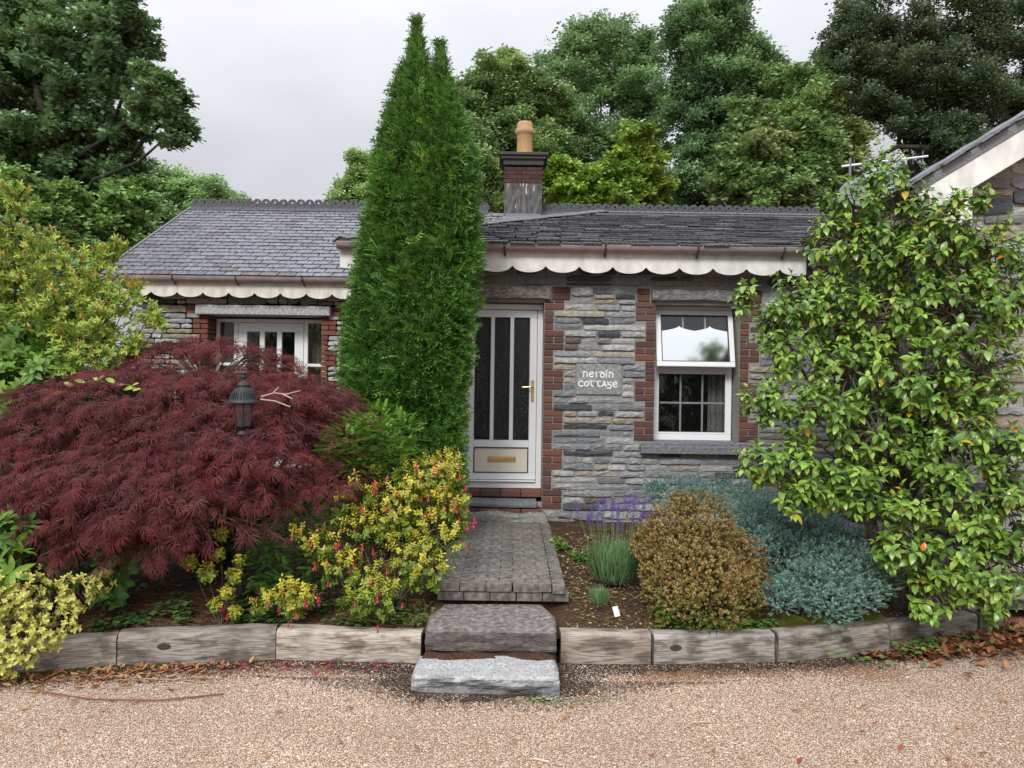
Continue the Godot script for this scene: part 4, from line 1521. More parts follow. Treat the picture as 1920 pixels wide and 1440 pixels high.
func build_bits() -> void:
	rng.seed = 241
	# curtains behind the panes
	var cu := put("curtain", curtain_mesh(0.2, 1.42, 3, 0.02), M.net, self, at(2.42, 2.1, WING_Z - 0.42))
	tag(cu, "pale hanging curtain at the edge inside the sash window near the plaque", "curtain")
	cu = put("curtain", curtain_mesh(0.3, 1.7, 4, 0.018), M.curtain, self, at(-4.32, 1.9, LEFT_Z - 0.45))
	tag(cu, "tan pleated curtain behind the sidelight of the far entrance, gable end side", "curtain")
	cu = put("curtain", curtain_mesh(0.3, 1.7, 4, 0.018), M.curtain, self, at(-2.98, 1.9, LEFT_Z - 0.45))
	tag(cu, "tan pleated curtain behind the sidelight of the far entrance, cypress side", "curtain")
	# television aerial
	var t := thing("television_aerial", "thin metal television aerial pointing out above the gable roof", "aerial", Vector3(4.1, 3.95, -9.4))
	var b := MB.new()
	b.tube([Vector3(0, 0, 0), Vector3(0, 0.82, 0)], [0.016, 0.016], 8)
	put("mast", b.done(), M.lead, t)
	b = MB.new()
	b.tube([Vector3(-0.1, 0.72, 0), Vector3(0.95, 0.86, 0.0)], [0.014, 0.012], 6)
	put("boom", b.done(), M.upvc, t)
	for k in 8:
		b = MB.new()
		var p := Vector3(0.05 + k * 0.12, 0.742 + k * 0.016, 0)
		b.tube([p + Vector3(0, -0.075, 0), p + Vector3(0, 0.075, 0)], [0.005, 0.005], 5)
		put("rod", b.done(), M.lead, t)
	t = thing("satellite_dish", "small grey satellite dish above the eaves behind the camellia top", "satellite dish", Vector3(3.55, 3.78, -7.9))
	b = MB.new()
	b.sg = 0
	b.lathe(Vector3.ZERO, [[0.0, 0.0], [0.08, 0.008], [0.16, 0.03], [0.21, 0.055], [0.214, 0.05], [0.16, 0.022], [0.0, -0.008]], 18)
	put("dish", b.done(), M.lead, t, Transform3D(Basis(Vector3.RIGHT, 1.2) * Basis(Vector3.BACK, 0.5), Vector3(0, 0.14, 0)))
	b = MB.new()
	b.tube([Vector3(0, -0.1, -0.1), Vector3(0, 0.1, -0.05), Vector3(0, 0.05, 0.2)], [0.014, 0.014, 0.01], 6)
	put("arm", b.done(), M.lead, t)
	# plant label
	var pl := put("plant_label", boxmesh(Vector3(0.045, 0.075, 0.004), 0.002), M.paint, self, Transform3D(Basis(Vector3.UP, 0.3) * Basis(Vector3.RIGHT, -0.4) * Basis(Vector3.BACK, 0.15), Vector3(0.8, soil_y(0.8, -5.72) + 0.035, -5.72)))
	tag(pl, "small white plastic plant label in the soil beside the little lavender", "plant label")
	# fallen stems on the drive
	var tw := [
		[[Vector3(-2.95, 0.016, -4.75), Vector3(-2.5, 0.02, -4.62), Vector3(-2.1, 0.018, -4.62), Vector3(-1.75, 0.014, -4.74)], 0.005, Color(0.22, 0.09, 0.045), "long reddish brown stem lying on gravel below the red maple"],
		[[Vector3(-2.35, 0.014, -4.96), Vector3(-2.15, 0.022, -4.93), Vector3(-2.0, 0.02, -4.99), Vector3(-1.85, 0.014, -4.98)], 0.0035, Color(0.4, 0.3, 0.2), "pale crooked twig lying against the foot of the rotten sleeper"],
		[[Vector3(1.0, 0.012, -4.35), Vector3(1.06, 0.018, -4.42), Vector3(1.18, 0.012, -4.44)], 0.004, Color(0.5, 0.4, 0.28), "short bent straw-coloured twig on open gravel before the silvery sleeper"],
		[[Vector3(0.14, 0.012, -3.98), Vector3(0.22, 0.014, -3.94)], 0.006, Color(0.6, 0.5, 0.4), "short pale stick alone on gravel in front of the lowest step"]]
	for e in tw:
		b = MB.new()
		var rads := []
		for p in e[0]:
			rads.append(e[1])
		b.tube(e[0], rads, 5)
		tag(put("fallen_twig", b.done(), mat(e[2], 0.9)), e[3], "twig")
func tuft_mesh(n: int, spread: float) -> ArrayMesh:
	var b := MB.new()
	for i in n:
		var a := TAU * i / n + rf(-0.3, 0.3)
		var d := Vector3(cos(a) * spread, 1, sin(a) * spread).normalized() * rf(0.7, 1.1)
		var s := Vector3(-sin(a), 0, cos(a)) * 0.12
		b.trin(-s, s, d, Vector3(cos(a), 0.3, sin(a)))
	return b.done()
# ---------------------------------------------------------------- planting: lumps of foliage as [x, y, z, radius] in metres
const SYCAMORE_LOBES := [[-10.32, 9.14, -16, 1.22], [-8.82, 8.93, -15.5, 1.08], [-7.76, 9.08, -15, 0.57], [-7.49, 8.72, -15, 0.4], [-12.14, 8.51, -17, 1.77], [-10.08, 7.81, -16, 1.33], [-8.47, 7.74, -15.2, 0.74], [-9.4, 6.93, -16, 1.22], [-10.4, 6.25, -16, 1.33], [-8.09, 6.9, -15.5, 0.59], [-7.97, 6.28, -15.6, 0.49], [-8.78, 6.05, -16, 0.78], [-6.77, 7.48, -14.6, 0.39], [-6.51, 6.98, -14.6, 0.33], [-6.93, 7.84, -14.6, 0.24], [-7.22, 7.14, -14.8, 0.31], [-6.41, 6.69, -14.5, 0.2], [-7.9, 8.09, -15, 0.42], [-12.34, 6.38, -17, 1.42], [-12.87, 10.04, -17, 1.65]]
const LOWGREEN_LOBES := [[-8.99, 4.74, -14, 0.88], [-8.4, 4.95, -14.5, 0.81], [-7.86, 5.17, -15, 0.73], [-7.59, 5.5, -15.5, 0.43], [-8.19, 4.35, -14.5, 0.81], [-8.78, 4.16, -14, 0.78], [-7.64, 4.76, -15, 0.52], [-9.96, 4.73, -14, 0.97]]
const HEDGE_LOBES := [[-6.6, 2.1, -10.5, 0.8], [-7.4, 2.5, -11, 0.9], [-8.3, 2.8, -11.5, 1.0], [-6.9, 1.2, -10, 0.8], [-7.9, 1.3, -10.5, 0.9], [-9.2, 2.4, -11.5, 1.1], [-6.2, 1.0, -9.6, 0.6], [-6.9, 3.2, -11.4, 0.6], [-7.8, 3.7, -12, 0.8], [-8.9, 3.6, -12, 0.9], [-6.3, 2.9, -11.2, 0.45]]
const FARLEFT_LOBES := [[-12.01, 8.1, -26, 0.69], [-11.2, 8.33, -26, 0.63], [-10.29, 8.09, -26, 0.63], [-9.56, 7.92, -26, 0.51], [-11.63, 7.39, -26, 0.9], [-10.55, 7.4, -26, 0.81], [-12.06, 7.34, -25, 0.69]]
const BACKSMALL_LOBES := [[-4.59, 8.55, -24, 0.5], [-5, 8.13, -24, 0.5], [-5.25, 7.71, -24, 0.5], [-4.42, 7.89, -24, 0.67], [-5.41, 7.38, -24, 0.5], [-4.93, 8.88, -24, 0.3]]
const TREEA_LOBES := [[-0.51, 10.81, -22, 0.58], [-0.13, 11.19, -22, 0.31], [-0.96, 10.26, -22, 0.61], [-1.48, 9.65, -22, 0.69], [-0.04, 10.12, -22, 0.49], [-0.41, 9.2, -22, 0.99], [-1.11, 8.06, -21, 0.95], [0.28, 9.29, -22, 0.76], [0.64, 10.52, -22, 0.4], [-0.52, 7.49, -21, 0.88], [-1.54, 7.47, -21, 0.73], [0.82, 10.01, -22.5, 0.62], [0.52, 8.38, -22, 0.76], [1.16, 8.69, -22.5, 0.7], [0.27, 10.63, -22.5, 0.47]]
const TREEB_LOBES := [[1.53, 11.97, -24, 0.75], [2.19, 12.57, -24, 0.63], [3.01, 12.99, -24, 0.67], [3.77, 12.17, -24, 1], [2.29, 11.32, -24, 1.08], [3.29, 10.83, -24, 1.25], [1.27, 10.21, -23.5, 0.9], [1.81, 9.32, -23, 0.96], [4.54, 10.85, -24, 0.83], [4.06, 9.52, -23.5, 0.98], [3, 9.34, -23.5, 0.98]]
const TREEI_LOBES := [[4.96, 12.08, -21, 0.88], [5.69, 12.31, -21, 0.73], [4.53, 11.42, -21, 0.66], [5.41, 11.14, -21, 1.02], [6.36, 11.08, -21, 0.66], [4.84, 10.33, -21, 0.88], [5.94, 10.2, -21, 0.88], [6.81, 10.14, -21, 0.55], [7.02, 10.8, -21, 0.36], [5.19, 9.18, -20.6, 0.79], [4.87, 8.18, -20.4, 0.71], [4.63, 7.21, -20.2, 0.7], [5.28, 7.38, -20.3, 0.7]]
const YELLOW_LOBES := [[0.81, 6.65, -18, 0.44], [1.31, 6.84, -18, 0.53], [1.87, 6.45, -18, 0.56], [2.46, 7.1, -18.2, 0.53], [2.86, 7.81, -18.4, 0.49], [3.16, 6.67, -18.2, 0.57], [2.5, 6.42, -18, 0.5], [1.19, 6.34, -18, 0.5], [2.98, 7.33, -18.3, 0.51]]
const MID_LOBES := [[5.26, 7.04, -18.5, 0.75], [6.25, 7.78, -19, 0.79], [7.09, 8.62, -19.5, 0.79], [7.25, 7.33, -19, 0.66], [6, 8.6, -19.5, 0.74], [8.16, 9.5, -20, 0.62], [6.1, 6.73, -18.5, 0.64], [6.91, 6.63, -18.6, 0.47], [7.71, 7.07, -19, 0.4], [7.83, 8.36, -19.5, 0.54], [8.49, 8.47, -19.6, 0.49], [6.98, 9.69, -20, 0.67], [7.67, 9.98, -20, 0.62], [7.4, 9.21, -20, 0.69], [8.03, 9.08, -20, 0.62], [8.39, 7.9, -20, 0.5]]
const DARK_LOBES := [[8.55, 11.1, -20, 0.72], [9.31, 11.6, -20, 0.97], [9.47, 10.35, -20, 1.11], [10.43, 11.4, -20, 1.11], [11.54, 11.42, -20, 1.25], [12.79, 11.3, -20, 1.25], [10.44, 10.08, -20, 1.04], [8.78, 9.99, -20, 0.83], [11.19, 9.46, -19.6, 0.82], [12.11, 10.11, -20, 0.97], [12.95, 9.35, -20, 0.76], [9.84, 8.83, -19.6, 0.57], [10.61, 8.6, -19.5, 0.68], [11.11, 8.24, -19.2, 0.6], [11.92, 8.12, -19.2, 0.4], [10.87, 7.64, -19, 0.53], [9.25, 9.09, -19.8, 0.62], [14.05, 10.76, -20, 1.25], [13.79, 9.37, -20, 0.97]]
const BACKLOW_LOBES := [[-3.7, 8.04, -26, 1.08], [0.61, 7.69, -25, 1.04], [4.76, 7.43, -24, 1], [9.92, 7.51, -24, 0.83], [11.26, 7.53, -24, 0.67], [12.58, 8.13, -24, 0.83], [-1.99, 7.65, -25, 1.04]]
const CAMELLIA_LOBES := [[3.02, 3.72, -6.3, 0.18], [2.78, 3.41, -6.3, 0.24], [3.12, 3.37, -6.2, 0.3], [3.33, 3.3, -5.95, 0.18], [3.66, 3.02, -5.9, 0.26], [2.61, 3.17, -6.3, 0.21], [2.96, 3.04, -6.3, 0.35], [3.28, 3, -6, 0.33], [2.32, 2.65, -6.2, 0.24], [2.07, 2.49, -6.1, 0.19], [2.62, 2.6, -6.3, 0.33], [2.96, 2.5, -6.1, 0.34], [3.35, 2.57, -5.9, 0.37], [3.74, 2.65, -5.8, 0.28], [2.16, 2.23, -6, 0.21], [2.67, 2.11, -6.1, 0.34], [3.07, 2.03, -5.9, 0.33], [3.54, 2.08, -5.8, 0.34], [1.97, 1.83, -5.9, 0.18], [2.32, 1.76, -5.9, 0.27], [2.79, 1.62, -5.9, 0.33], [3.27, 1.57, -5.8, 0.32], [3.65, 1.57, -5.7, 0.26], [1.9, 1.41, -5.8, 0.17], [2.18, 1.34, -5.8, 0.24], [2.15, 1.14, -5.7, 0.16], [2.55, 1.22, -5.8, 0.26], [3.35, 1.13, -5.65, 0.31], [3.63, 1.11, -5.6, 0.27], [2.8, 0.81, -5.5, 0.14], [3.28, 0.71, -5.6, 0.33], [3.6, 0.73, -5.55, 0.27], [3.03, 0.49, -5.55, 0.18], [3.48, 0.44, -5.6, 0.2], [1.85, 2.65, -6.1, 0.11], [2.85, 1.06, -5.6, 0.16], [3.58, 3.42, -5.9, 0.06]]
const AZALEA_LOBES := [[-4.67, 3.63, -7.2, 0.18], [-4.72, 3.33, -7.2, 0.23], [-4.47, 3.09, -7.2, 0.28], [-4.16, 2.94, -7.2, 0.28], [-3.86, 2.83, -7.1, 0.22], [-3.56, 2.68, -7, 0.17], [-3.27, 2.53, -6.9, 0.13], [-3.12, 2.47, -6.8, 0.09], [-3.56, 2.8, -7.2, 0.14], [-4.61, 2.69, -7.2, 0.35], [-4.15, 2.53, -7.1, 0.35], [-3.7, 2.43, -7, 0.27], [-3.41, 2.24, -6.9, 0.17], [-3.79, 2.14, -6.9, 0.34], [-4.33, 2.18, -7, 0.34], [-3.6, 2, -6.9, 0.19], [-4.07, 1.89, -6.9, 0.19], [-4.77, 2.98, -7.2, 0.25], [-5.01, 2.68, -7.2, 0.4], [-5.12, 3.23, -7.2, 0.3], [-3.72, 3.2, -7.2, 0.08], [-3.87, 3.05, -7.2, 0.14]]
const LEFTGREEN_LOBES := [[-4.26, 1.89, -6.6, 0.28], [-4.05, 1.99, -6.7, 0.23], [-4.44, 2.27, -6.8, 0.28], [-4, 1.67, -6.4, 0.18], [-4.24, 1.58, -6.3, 0.17], [-4.28, 2.31, -7.6, 0.26], [-4.45, 2.65, -7.8, 0.27], [-4.4, 2.78, -8, 0.22]]
const MAPLE_LOBES := [[-1.75, 1.6, -6.6, 0.42], [-1.62, 1.4, -6.4, 0.3], [-1.85, 1.72, -6.35, 0.36], [-2.0, 1.24, -5.78, 0.5], [-2.85, 2.0, -7.2, 0.82], [-2.3, 1.72, -7.1, 0.6], [-2.97, 1.72, -6.8, 1.37], [-2.0, 1.69, -6.8, 0.62], [-3.46, 1.41, -6.4, 0.84], [-2.31, 1.44, -6.3, 1.05], [-3.67, 1.14, -6.1, 0.55], [-2.8, 1.15, -5.95, 0.95], [-2.05, 1.22, -6, 0.55], [-3.22, 0.85, -5.75, 0.64], [-2.5, 1.0, -5.7, 0.78], [-1.38, 1.2, -6.0, 0.2], [-1.45, 1.58, -6.5, 0.22], [-2.72, 0.79, -5.55, 0.46], [-1.95, 1.62, -6.95, 0.4], [-3.61, 0.93, -5.8, 0.44]]
const FUCHSIA_LOBES := [[-0.56, 1.29, -5.9, 0.2], [-0.73, 1.16, -5.9, 0.23], [-0.48, 1.04, -5.9, 0.2], [-0.88, 0.96, -5.85, 0.28], [-0.55, 0.8, -5.85, 0.24], [-0.78, 0.66, -5.75, 0.24], [-1.09, 1.12, -5.9, 0.2], [-1.29, 1.04, -5.85, 0.16], [-1.07, 0.85, -5.8, 0.2], [-1.4, 0.75, -5.65, 0.16], [-1.24, 0.6, -5.65, 0.18], [-0.99, 0.54, -5.6, 0.17], [-0.92, 0.42, -5.45, 0.18], [-1.11, 0.38, -5.45, 0.12], [-1.57, 0.82, -5.7, 0.09], [-0.4, 1, -5.9, 0.09], [-0.61, 0.56, -5.7, 0.16], [-0.44, 1.25, -5.9, 0.1]]
const FUCHSIA2_LOBES := [[-1.57, 0.45, -5.45, 0.13], [-1.72, 0.41, -5.45, 0.1], [-1.44, 0.42, -5.45, 0.1], [-1.53, 0.34, -5.45, 0.1]]
const FUCHSIA3_LOBES := [[-2.1, 0.83, -5.6, 0.06], [-2.1, 0.69, -5.55, 0.05], [-2.29, 0.64, -5.5, 0.06], [-2.16, 0.58, -5.5, 0.08], [-1.97, 0.55, -5.5, 0.07], [-2, 0.45, -5.45, 0.06], [-2.08, 0.35, -5.45, 0.05], [-1.95, 0.3, -5.45, 0.05], [-1.93, 0.66, -5.5, 0.04]]
const SPRUCE1_LOBES := [[-1.11, 1.48, -6.08, 0.34], [-0.88, 1.53, -6.08, 0.2], [-1.27, 1.44, -5.98, 0.2], [-0.91, 1.32, -5.98, 0.22], [-1.18, 1.27, -5.98, 0.22], [-1.03, 1.62, -6.18, 0.18], [-1.32, 1.42, -6.0, 0.16]]
const SPRUCE2_LOBES := [[-1.79, 0.77, -5.82, 0.25], [-1.57, 0.87, -5.92, 0.21], [-1.43, 0.63, -5.72, 0.2], [-1.82, 0.6, -5.67, 0.2], [-1.64, 0.49, -5.62, 0.18], [-1.39, 0.8, -5.87, 0.17], [-1.92, 0.74, -5.72, 0.12]]
const BROWN_LOBES := [[1.47, 0.61, -5.95, 0.52]]
const BROWN2_LOBES := [[1.26, 0.78, -5.95, 0.26], [1.5, 0.86, -6.0, 0.25], [1.7, 0.62, -5.9, 0.26], [1.16, 0.58, -5.8, 0.22], [1.43, 0.58, -5.8, 0.37], [1.72, 0.42, -5.68, 0.19], [1.45, 0.41, -5.62, 0.32], [1.2, 0.4, -5.66, 0.19], [1.06, 0.7, -5.95, 0.12], [1.34, 1.02, -6.0, 0.1], [1.85, 0.52, -5.85, 0.13]]
const JUNIPER_LOBES := [[2.09, 0.9, -6.8, 0.26], [2.07, 0.93, -7.2, 0.22], [2.27, 0.82, -6.5, 0.27], [2.18, 0.59, -6.1, 0.27], [2.48, 0.59, -6.1, 0.27], [2.28, 0.46, -5.8, 0.26], [2.56, 0.55, -5.8, 0.26], [2.76, 0.55, -5.8, 0.19], [2.02, 0.42, -5.65, 0.17], [2.36, 0.4, -5.6, 0.21], [2.57, 0.43, -5.65, 0.17], [2.73, 0.66, -6.2, 0.24], [2.64, 0.78, -6.5, 0.19], [2.25, 0.86, -6.7, 0.22], [2.5, 0.8, -6.6, 0.2], [2.12, 0.72, -6.3, 0.22], [2.0, 0.86, -6.4, 0.2], [1.98, 0.72, -6.15, 0.2]]
const JUNIPER2_LOBES := [[1.55, 0.89, -7.6, 0.2], [1.81, 0.92, -7.6, 0.18], [1.46, 0.91, -7.7, 0.12], [1.89, 0.86, -7.5, 0.16]]
const LAV_LOBES := [[0.81, 0.56, -6.3, 0.24], [0.94, 0.61, -6.3, 0.22], [0.74, 0.48, -6.1, 0.17], [0.99, 0.52, -6.1, 0.17]]
const LAV2_LOBES := [[0.67, 0.42, -5.75, 0.1]]
const EUON_LOBES := [[-3.24, 0.43, -5.05, 0.16], [-3.06, 0.45, -5.1, 0.14], [-2.91, 0.51, -5.15, 0.11], [-2.78, 0.56, -5.2, 0.07], [-3.38, 0.51, -5, 0.17], [-3.2, 0.55, -5.15, 0.11], [-2.93, 0.35, -5, 0.12], [-3.21, 0.29, -4.95, 0.14], [-2.97, 0.29, -4.95, 0.09], [-3.14, 0.17, -4.85, 0.09], [-3.01, 0.21, -4.85, 0.07], [-3.28, 0.15, -4.85, 0.13]]
const HYD_LOBES := [[-3.32, 0.63, -5.4, 0.19], [-3.11, 0.61, -5.5, 0.23], [-2.88, 0.53, -5.5, 0.19], [-2.77, 0.61, -5.5, 0.11], [-3.44, 0.58, -5.3, 0.22], [-3.29, 0.78, -5.6, 0.16], [-2.82, 0.43, -5.45, 0.11], [-3.31, 0.72, -5.5, 0.19]]
const RHODO_LOBES := [[-3.48, 0.87, -5.3, 0.13], [-3.38, 0.67, -5.2, 0.14], [-3.48, 0.56, -5.2, 0.14], [-3.41, 0.91, -5.3, 0.08]]

func leaf_mesh(l: float, w: float, segs: int, bend: float, fold: float, wide := 0.42, c0 := Color.WHITE, c1 := Color.WHITE, mid := Color(0, 0, 0, 0)) -> ArrayMesh:
	var b := MB.new()
	b.sg = 0
	add_leaf(b, Transform3D.IDENTITY, l, w, segs, bend, fold, wide, c0, c1, mid)
	return b.done()


# a leaf along +y whose upper face looks to +z; wide: where along it is widest
func add_leaf(b: MB, xf: Transform3D, l: float, w: float, segs: int, bend: float, fold: float, wide := 0.42, c0 := Color.WHITE, c1 := Color.WHITE, mid := Color(0, 0, 0, 0)) -> void:
	var prev := []
	for i in segs + 1:
		var t := float(i) / segs
		var p := pow(t / wide, 0.8) if t < wide else pow((1.0 - t) / (1.0 - wide), 0.85)
		var hw := w * 0.5 * sin(clampf(p, 0, 1) * PI * 0.5)
		var y := l * t * (1.0 - 0.25 * bend * t)
		var z := -bend * l * t * t * 0.6
		var cur := [xf * Vector3(-hw, y, z + hw * fold), xf * Vector3(0, y, z), xf * Vector3(hw, y, z + hw * fold)]
		var c := c0.lerp(c1, t)
		var cm := c if mid.a == 0.0 else mid
		if i > 0:
			var pc := c0.lerp(c1, float(i - 1) / segs)
			var pm := pc if mid.a == 0.0 else mid
			if i > 1:
				b.tric(prev[0], cur[1], prev[1], pc, cm, pm)
				b.tric(prev[1], cur[1], prev[2], pm, cm, pc)
			if i == 1:
				b.tric(prev[1], cur[0], cur[1], pm, c, cm)
				b.tric(prev[1], cur[1], cur[2], pm, cm, c)
			elif i < segs:
				b.tric(prev[0], cur[0], cur[1], pc, c, cm)
				b.tric(prev[2], cur[1], cur[2], pc, cm, c)
		prev = cur


func aim(p: Vector3, dir: Vector3, up: Vector3, s := 1.0) -> Transform3D:      # y along dir, z towards up
	var y := dir.normalized()
	var z := up - y * up.dot(y)
	if z.length() < 0.01:
		z = Vector3(0.3, 0.2, 1.0) - y * Vector3(0.3, 0.2, 1.0).dot(y)
	z = z.normalized()
	return Transform3D(Basis(y.cross(z) * s, y * s, z * s), p)


func in_lobe(o: Array, inner: float, squash := 1.0) -> Array:                  # [point, outward]
	var d := rv()
	var r: float = o[3] * pow(rf(pow(inner, 3), 1.0), 1.0 / 3.0)
	return [Vector3(o[0], o[1], o[2]) + d * Vector3(1, squash, 1) * r, d]


func limbs(base: Vector3, lobes: Array, r0: float, up_first: float, name_seed: int, sides := 5) -> ArrayMesh:
	rng.seed = name_seed
	var b := MB.new()
	b.sg = 0
	for o in lobes:
		var e := Vector3(o[0], o[1], o[2])
		var p1 := base.lerp(e, 0.33) + Vector3(rf(-0.1, 0.1), up_first, rf(-0.1, 0.1)) * base.distance_to(e) * 0.3
		var p2 := base.lerp(e, 0.7) + Vector3(rf(-0.1, 0.1), up_first * 0.5, rf(-0.1, 0.1)) * base.distance_to(e) * 0.25
		var rr := r0 * rf(0.6, 1.0)
		b.tube([base, base.lerp(p1, 0.5), p1, p1.lerp(p2, 0.5), p2, e], [rr, rr * 0.85, rr * 0.62, rr * 0.45, rr * 0.32, rr * 0.12], sides, false)
	return b.done()


func mixc(cols: Array) -> Color:
	var a: Color = cols[rng.randi() % cols.size()]
	var b: Color = cols[rng.randi() % cols.size()]
	return a.lerp(b, rng.randf()) * rf(0.82, 1.18)


# ---- red laceleaf maple
func build_maple() -> void:
	rng.seed = 301
	var t := thing("laceleaf_maple", "low spreading dark red laceleaf maple with finely cut drooping leaves", "shrub", Vector3(-2.5, 0.3, -6.7))
	var inv := Transform3D(Basis.IDENTITY, -t.position)
	var kinds := []
	for kind in 3:                          # the finely cut leaf: hair-narrow lobes that fan out and droop
		var b := MB.new()
		b.sg = 0
		for k in 9:
			var a := deg_to_rad(-72 + 18.0 * k + rf(-7, 7))
			var l := ([0.55, 0.7, 0.85, 0.97, 1.0, 0.95, 0.84, 0.7, 0.55][k] as float) * rf(0.8, 1.12)
			var d := Vector3(sin(a), cos(a), 0)
			var s := Vector3(d.y, -d.x, 0)
			var dr := rf(0.25, 0.6)
			var p := [Vector3.ZERO, d * l * 0.36 + Vector3(0, 0, 0.05), d * l * 0.7 + Vector3(0, 0, -0.12 * dr), d * l * 0.95 + Vector3(0, 0, -dr * l)]
			var w := [0.0, 0.021, 0.023, 0.0]
			b.tri(p[0], p[1] - s * w[1], p[1] + s * w[1])
			b.tri(p[1] - s * w[1], p[2] - s * w[2], p[1] + s * w[1])
			b.tri(p[1] + s * w[1], p[2] - s * w[2], p[2] + s * w[2])
			b.tri(p[2] - s * w[2], p[3], p[2] + s * w[2])
			for q in [-1.0, 1.0]:           # side teeth
				var m: Vector3 = p[1].lerp(p[2], rf(0.2, 0.7))
				b.tri(m - d * 0.014, m + (s * q * 0.4 + d) * 0.16 + Vector3(0, 0, -0.07), m + d * 0.02)
		kinds.append(b.done())
	var b: MB
	var xfs := []
	var cols := []
	var twigs := MB.new()
	var base := Vector3(-2.55, 0.25, -6.75)
	var lamp := Vector3(-2.0, 1.8, -5.72)
	for o in MAPLE_LOBES:
		var c := Vector3(o[0], o[1], o[2])
		var r: float = o[3]
		var ry := minf(r * 0.6, 0.33)
		var n := int(270 * r * maxf(r, 0.5)) + 50
		for i in n:
			var a := rf(0, TAU)
			var e := rf(-0.35, 1.45)
			if sin(a) < -0.3 and rng.randf() < 0.5:
				a = -a
			var d := Vector3(cos(a) * cos(e), sin(e), sin(a) * cos(e))
			var p := c + d * Vector3(r, ry, r * 0.62) * rf(0.82, 1.0)
			if noise.get_noise_3d(p.x * 55, p.y * 110, p.z * 55) < -0.22 and rng.randf() < 0.85:
				continue
			if p.y < 0.42 or p.y > 2.34:
				continue
			var outw := Vector3(d.x, 0, maxf(d.z, -0.3) + 0.25).normalized()
			var dir := (outw + Vector3(rf(-0.5, 0.5), 0.1, rf(-0.3, 0.3))).normalized()
			var l := rf(0.2, 0.36)
			var q := p
			var m := 5
			var tone := mixc([Color(0.125, 0.023, 0.028), Color(0.065, 0.017, 0.023), Color(0.19, 0.033, 0.031), Color(0.105, 0.032, 0.042), Color(0.12, 0.048, 0.032)])
			for k in m:
				var u := float(k) / m
				var here := p + dir * l * u + Vector3(0, -l * 0.45 * u * u, 0)
				var ax := (dir + Vector3(0, -0.35 - 0.8 * u, 0) + rv() * 1.0).normalized()
				if here.distance_to(lamp) < 0.24 and here.z > lamp.z - 0.1 or absf(here.x - lamp.x) < 0.15 and here.z > lamp.z and here.y > 1.62 and here.y < 2.1:
					continue
				if here.y < 0.35:
					continue
				xfs.append(inv * aim(here, ax, Vector3.UP * 0.8 + outw * 0.5 + rv() * 0.7, rf(0.072, 0.122)))
				cols.append(tone.lerp(mixc([Color(0.12, 0.022, 0.027), Color(0.075, 0.019, 0.025), Color(0.165, 0.03, 0.03), Color(0.11, 0.032, 0.042)]), 0.5))
				q = here
			if i % 3 == 0:
				twigs.tube([c.lerp(p, 0.2) + Vector3(0, -0.1, 0), c.lerp(p, 0.7) + Vector3(0, 0.02, 0), p, q], [0.008, 0.006, 0.004, 0.002], 4, false)
	var lm := leafmat(0.6, Color(0.25, 0.25, 0.25), 0.28)
	for kind in 3:
		var kx := []
		var kc := []
		for i in range(kind, xfs.size(), 3):
			kx.append(xfs[i])
			kc.append(cols[i])
		many("foliage", kinds[kind], lm, kx, kc, t)
	put("branches", limbs(base, MAPLE_LOBES, 0.05, 0.35, 302), M.bark, t, inv)
	put("twigs", twigs.done(), M.palebark, t, inv)
	b = MB.new()                            # bare pale twigs by the lantern
	for e in [[Vector3(-1.86, 1.83, -5.7), Vector3(-1.75, 1.86, -5.66), Vector3(-1.66, 1.85, -5.64), Vector3(-1.55, 1.88, -5.62)], [Vector3(-1.86, 1.81, -5.69), Vector3(-1.74, 1.8, -5.65), Vector3(-1.62, 1.76, -5.62)], [Vector3(-1.76, 1.86, -5.66), Vector3(-1.72, 1.9, -5.66)], [Vector3(-1.68, 1.85, -5.64), Vector3(-1.6, 1.82, -5.6)]]:
		b.tube(e, [0.006, 0.005, 0.0045, 0.003], 5)
	put("bare_twig", b.done(), mat(Color(0.42, 0.33, 0.25), 0.9), t, inv)


# ---- columnar arborvitae
func spray_mesh(n: int) -> ArrayMesh:       # a curled flat fan of scale leaves, 1 long
	var b := MB.new()
	b.sg = 0
	for i in n:
		var u := (i + 0.6) / n
		var stem := Vector3(0.12 * sin(u * 4.0), u * 0.8, 0.6 * u * u)
		for s in [-1.0, 1.0]:
			var a: float = s * rf(0.45, 0.85)
			var l := rf(0.3, 0.42) * (1.15 - u * 0.75)
			var d := Vector3(sin(a), cos(a), rf(-0.1, 0.35) + u * 0.5)
			var w := Vector3(cos(a), -sin(a), 0) * 0.046
			var m := stem + d * l * 0.55
			var tip := stem + d * l + Vector3(s * 0.02, 0.02, 0.06)
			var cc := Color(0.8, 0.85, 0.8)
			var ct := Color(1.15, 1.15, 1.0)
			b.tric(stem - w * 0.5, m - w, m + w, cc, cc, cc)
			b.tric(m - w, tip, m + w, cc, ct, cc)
			var a2 := a * 0.35
			var d2 := Vector3(sin(a2), cos(a2), 0.2)
			var w2 := Vector3(cos(a2), -sin(a2), 0) * 0.02
			b.tric(m - w2, m + d2 * l * 0.5, m + w2, cc, ct, cc)
	return b.done()


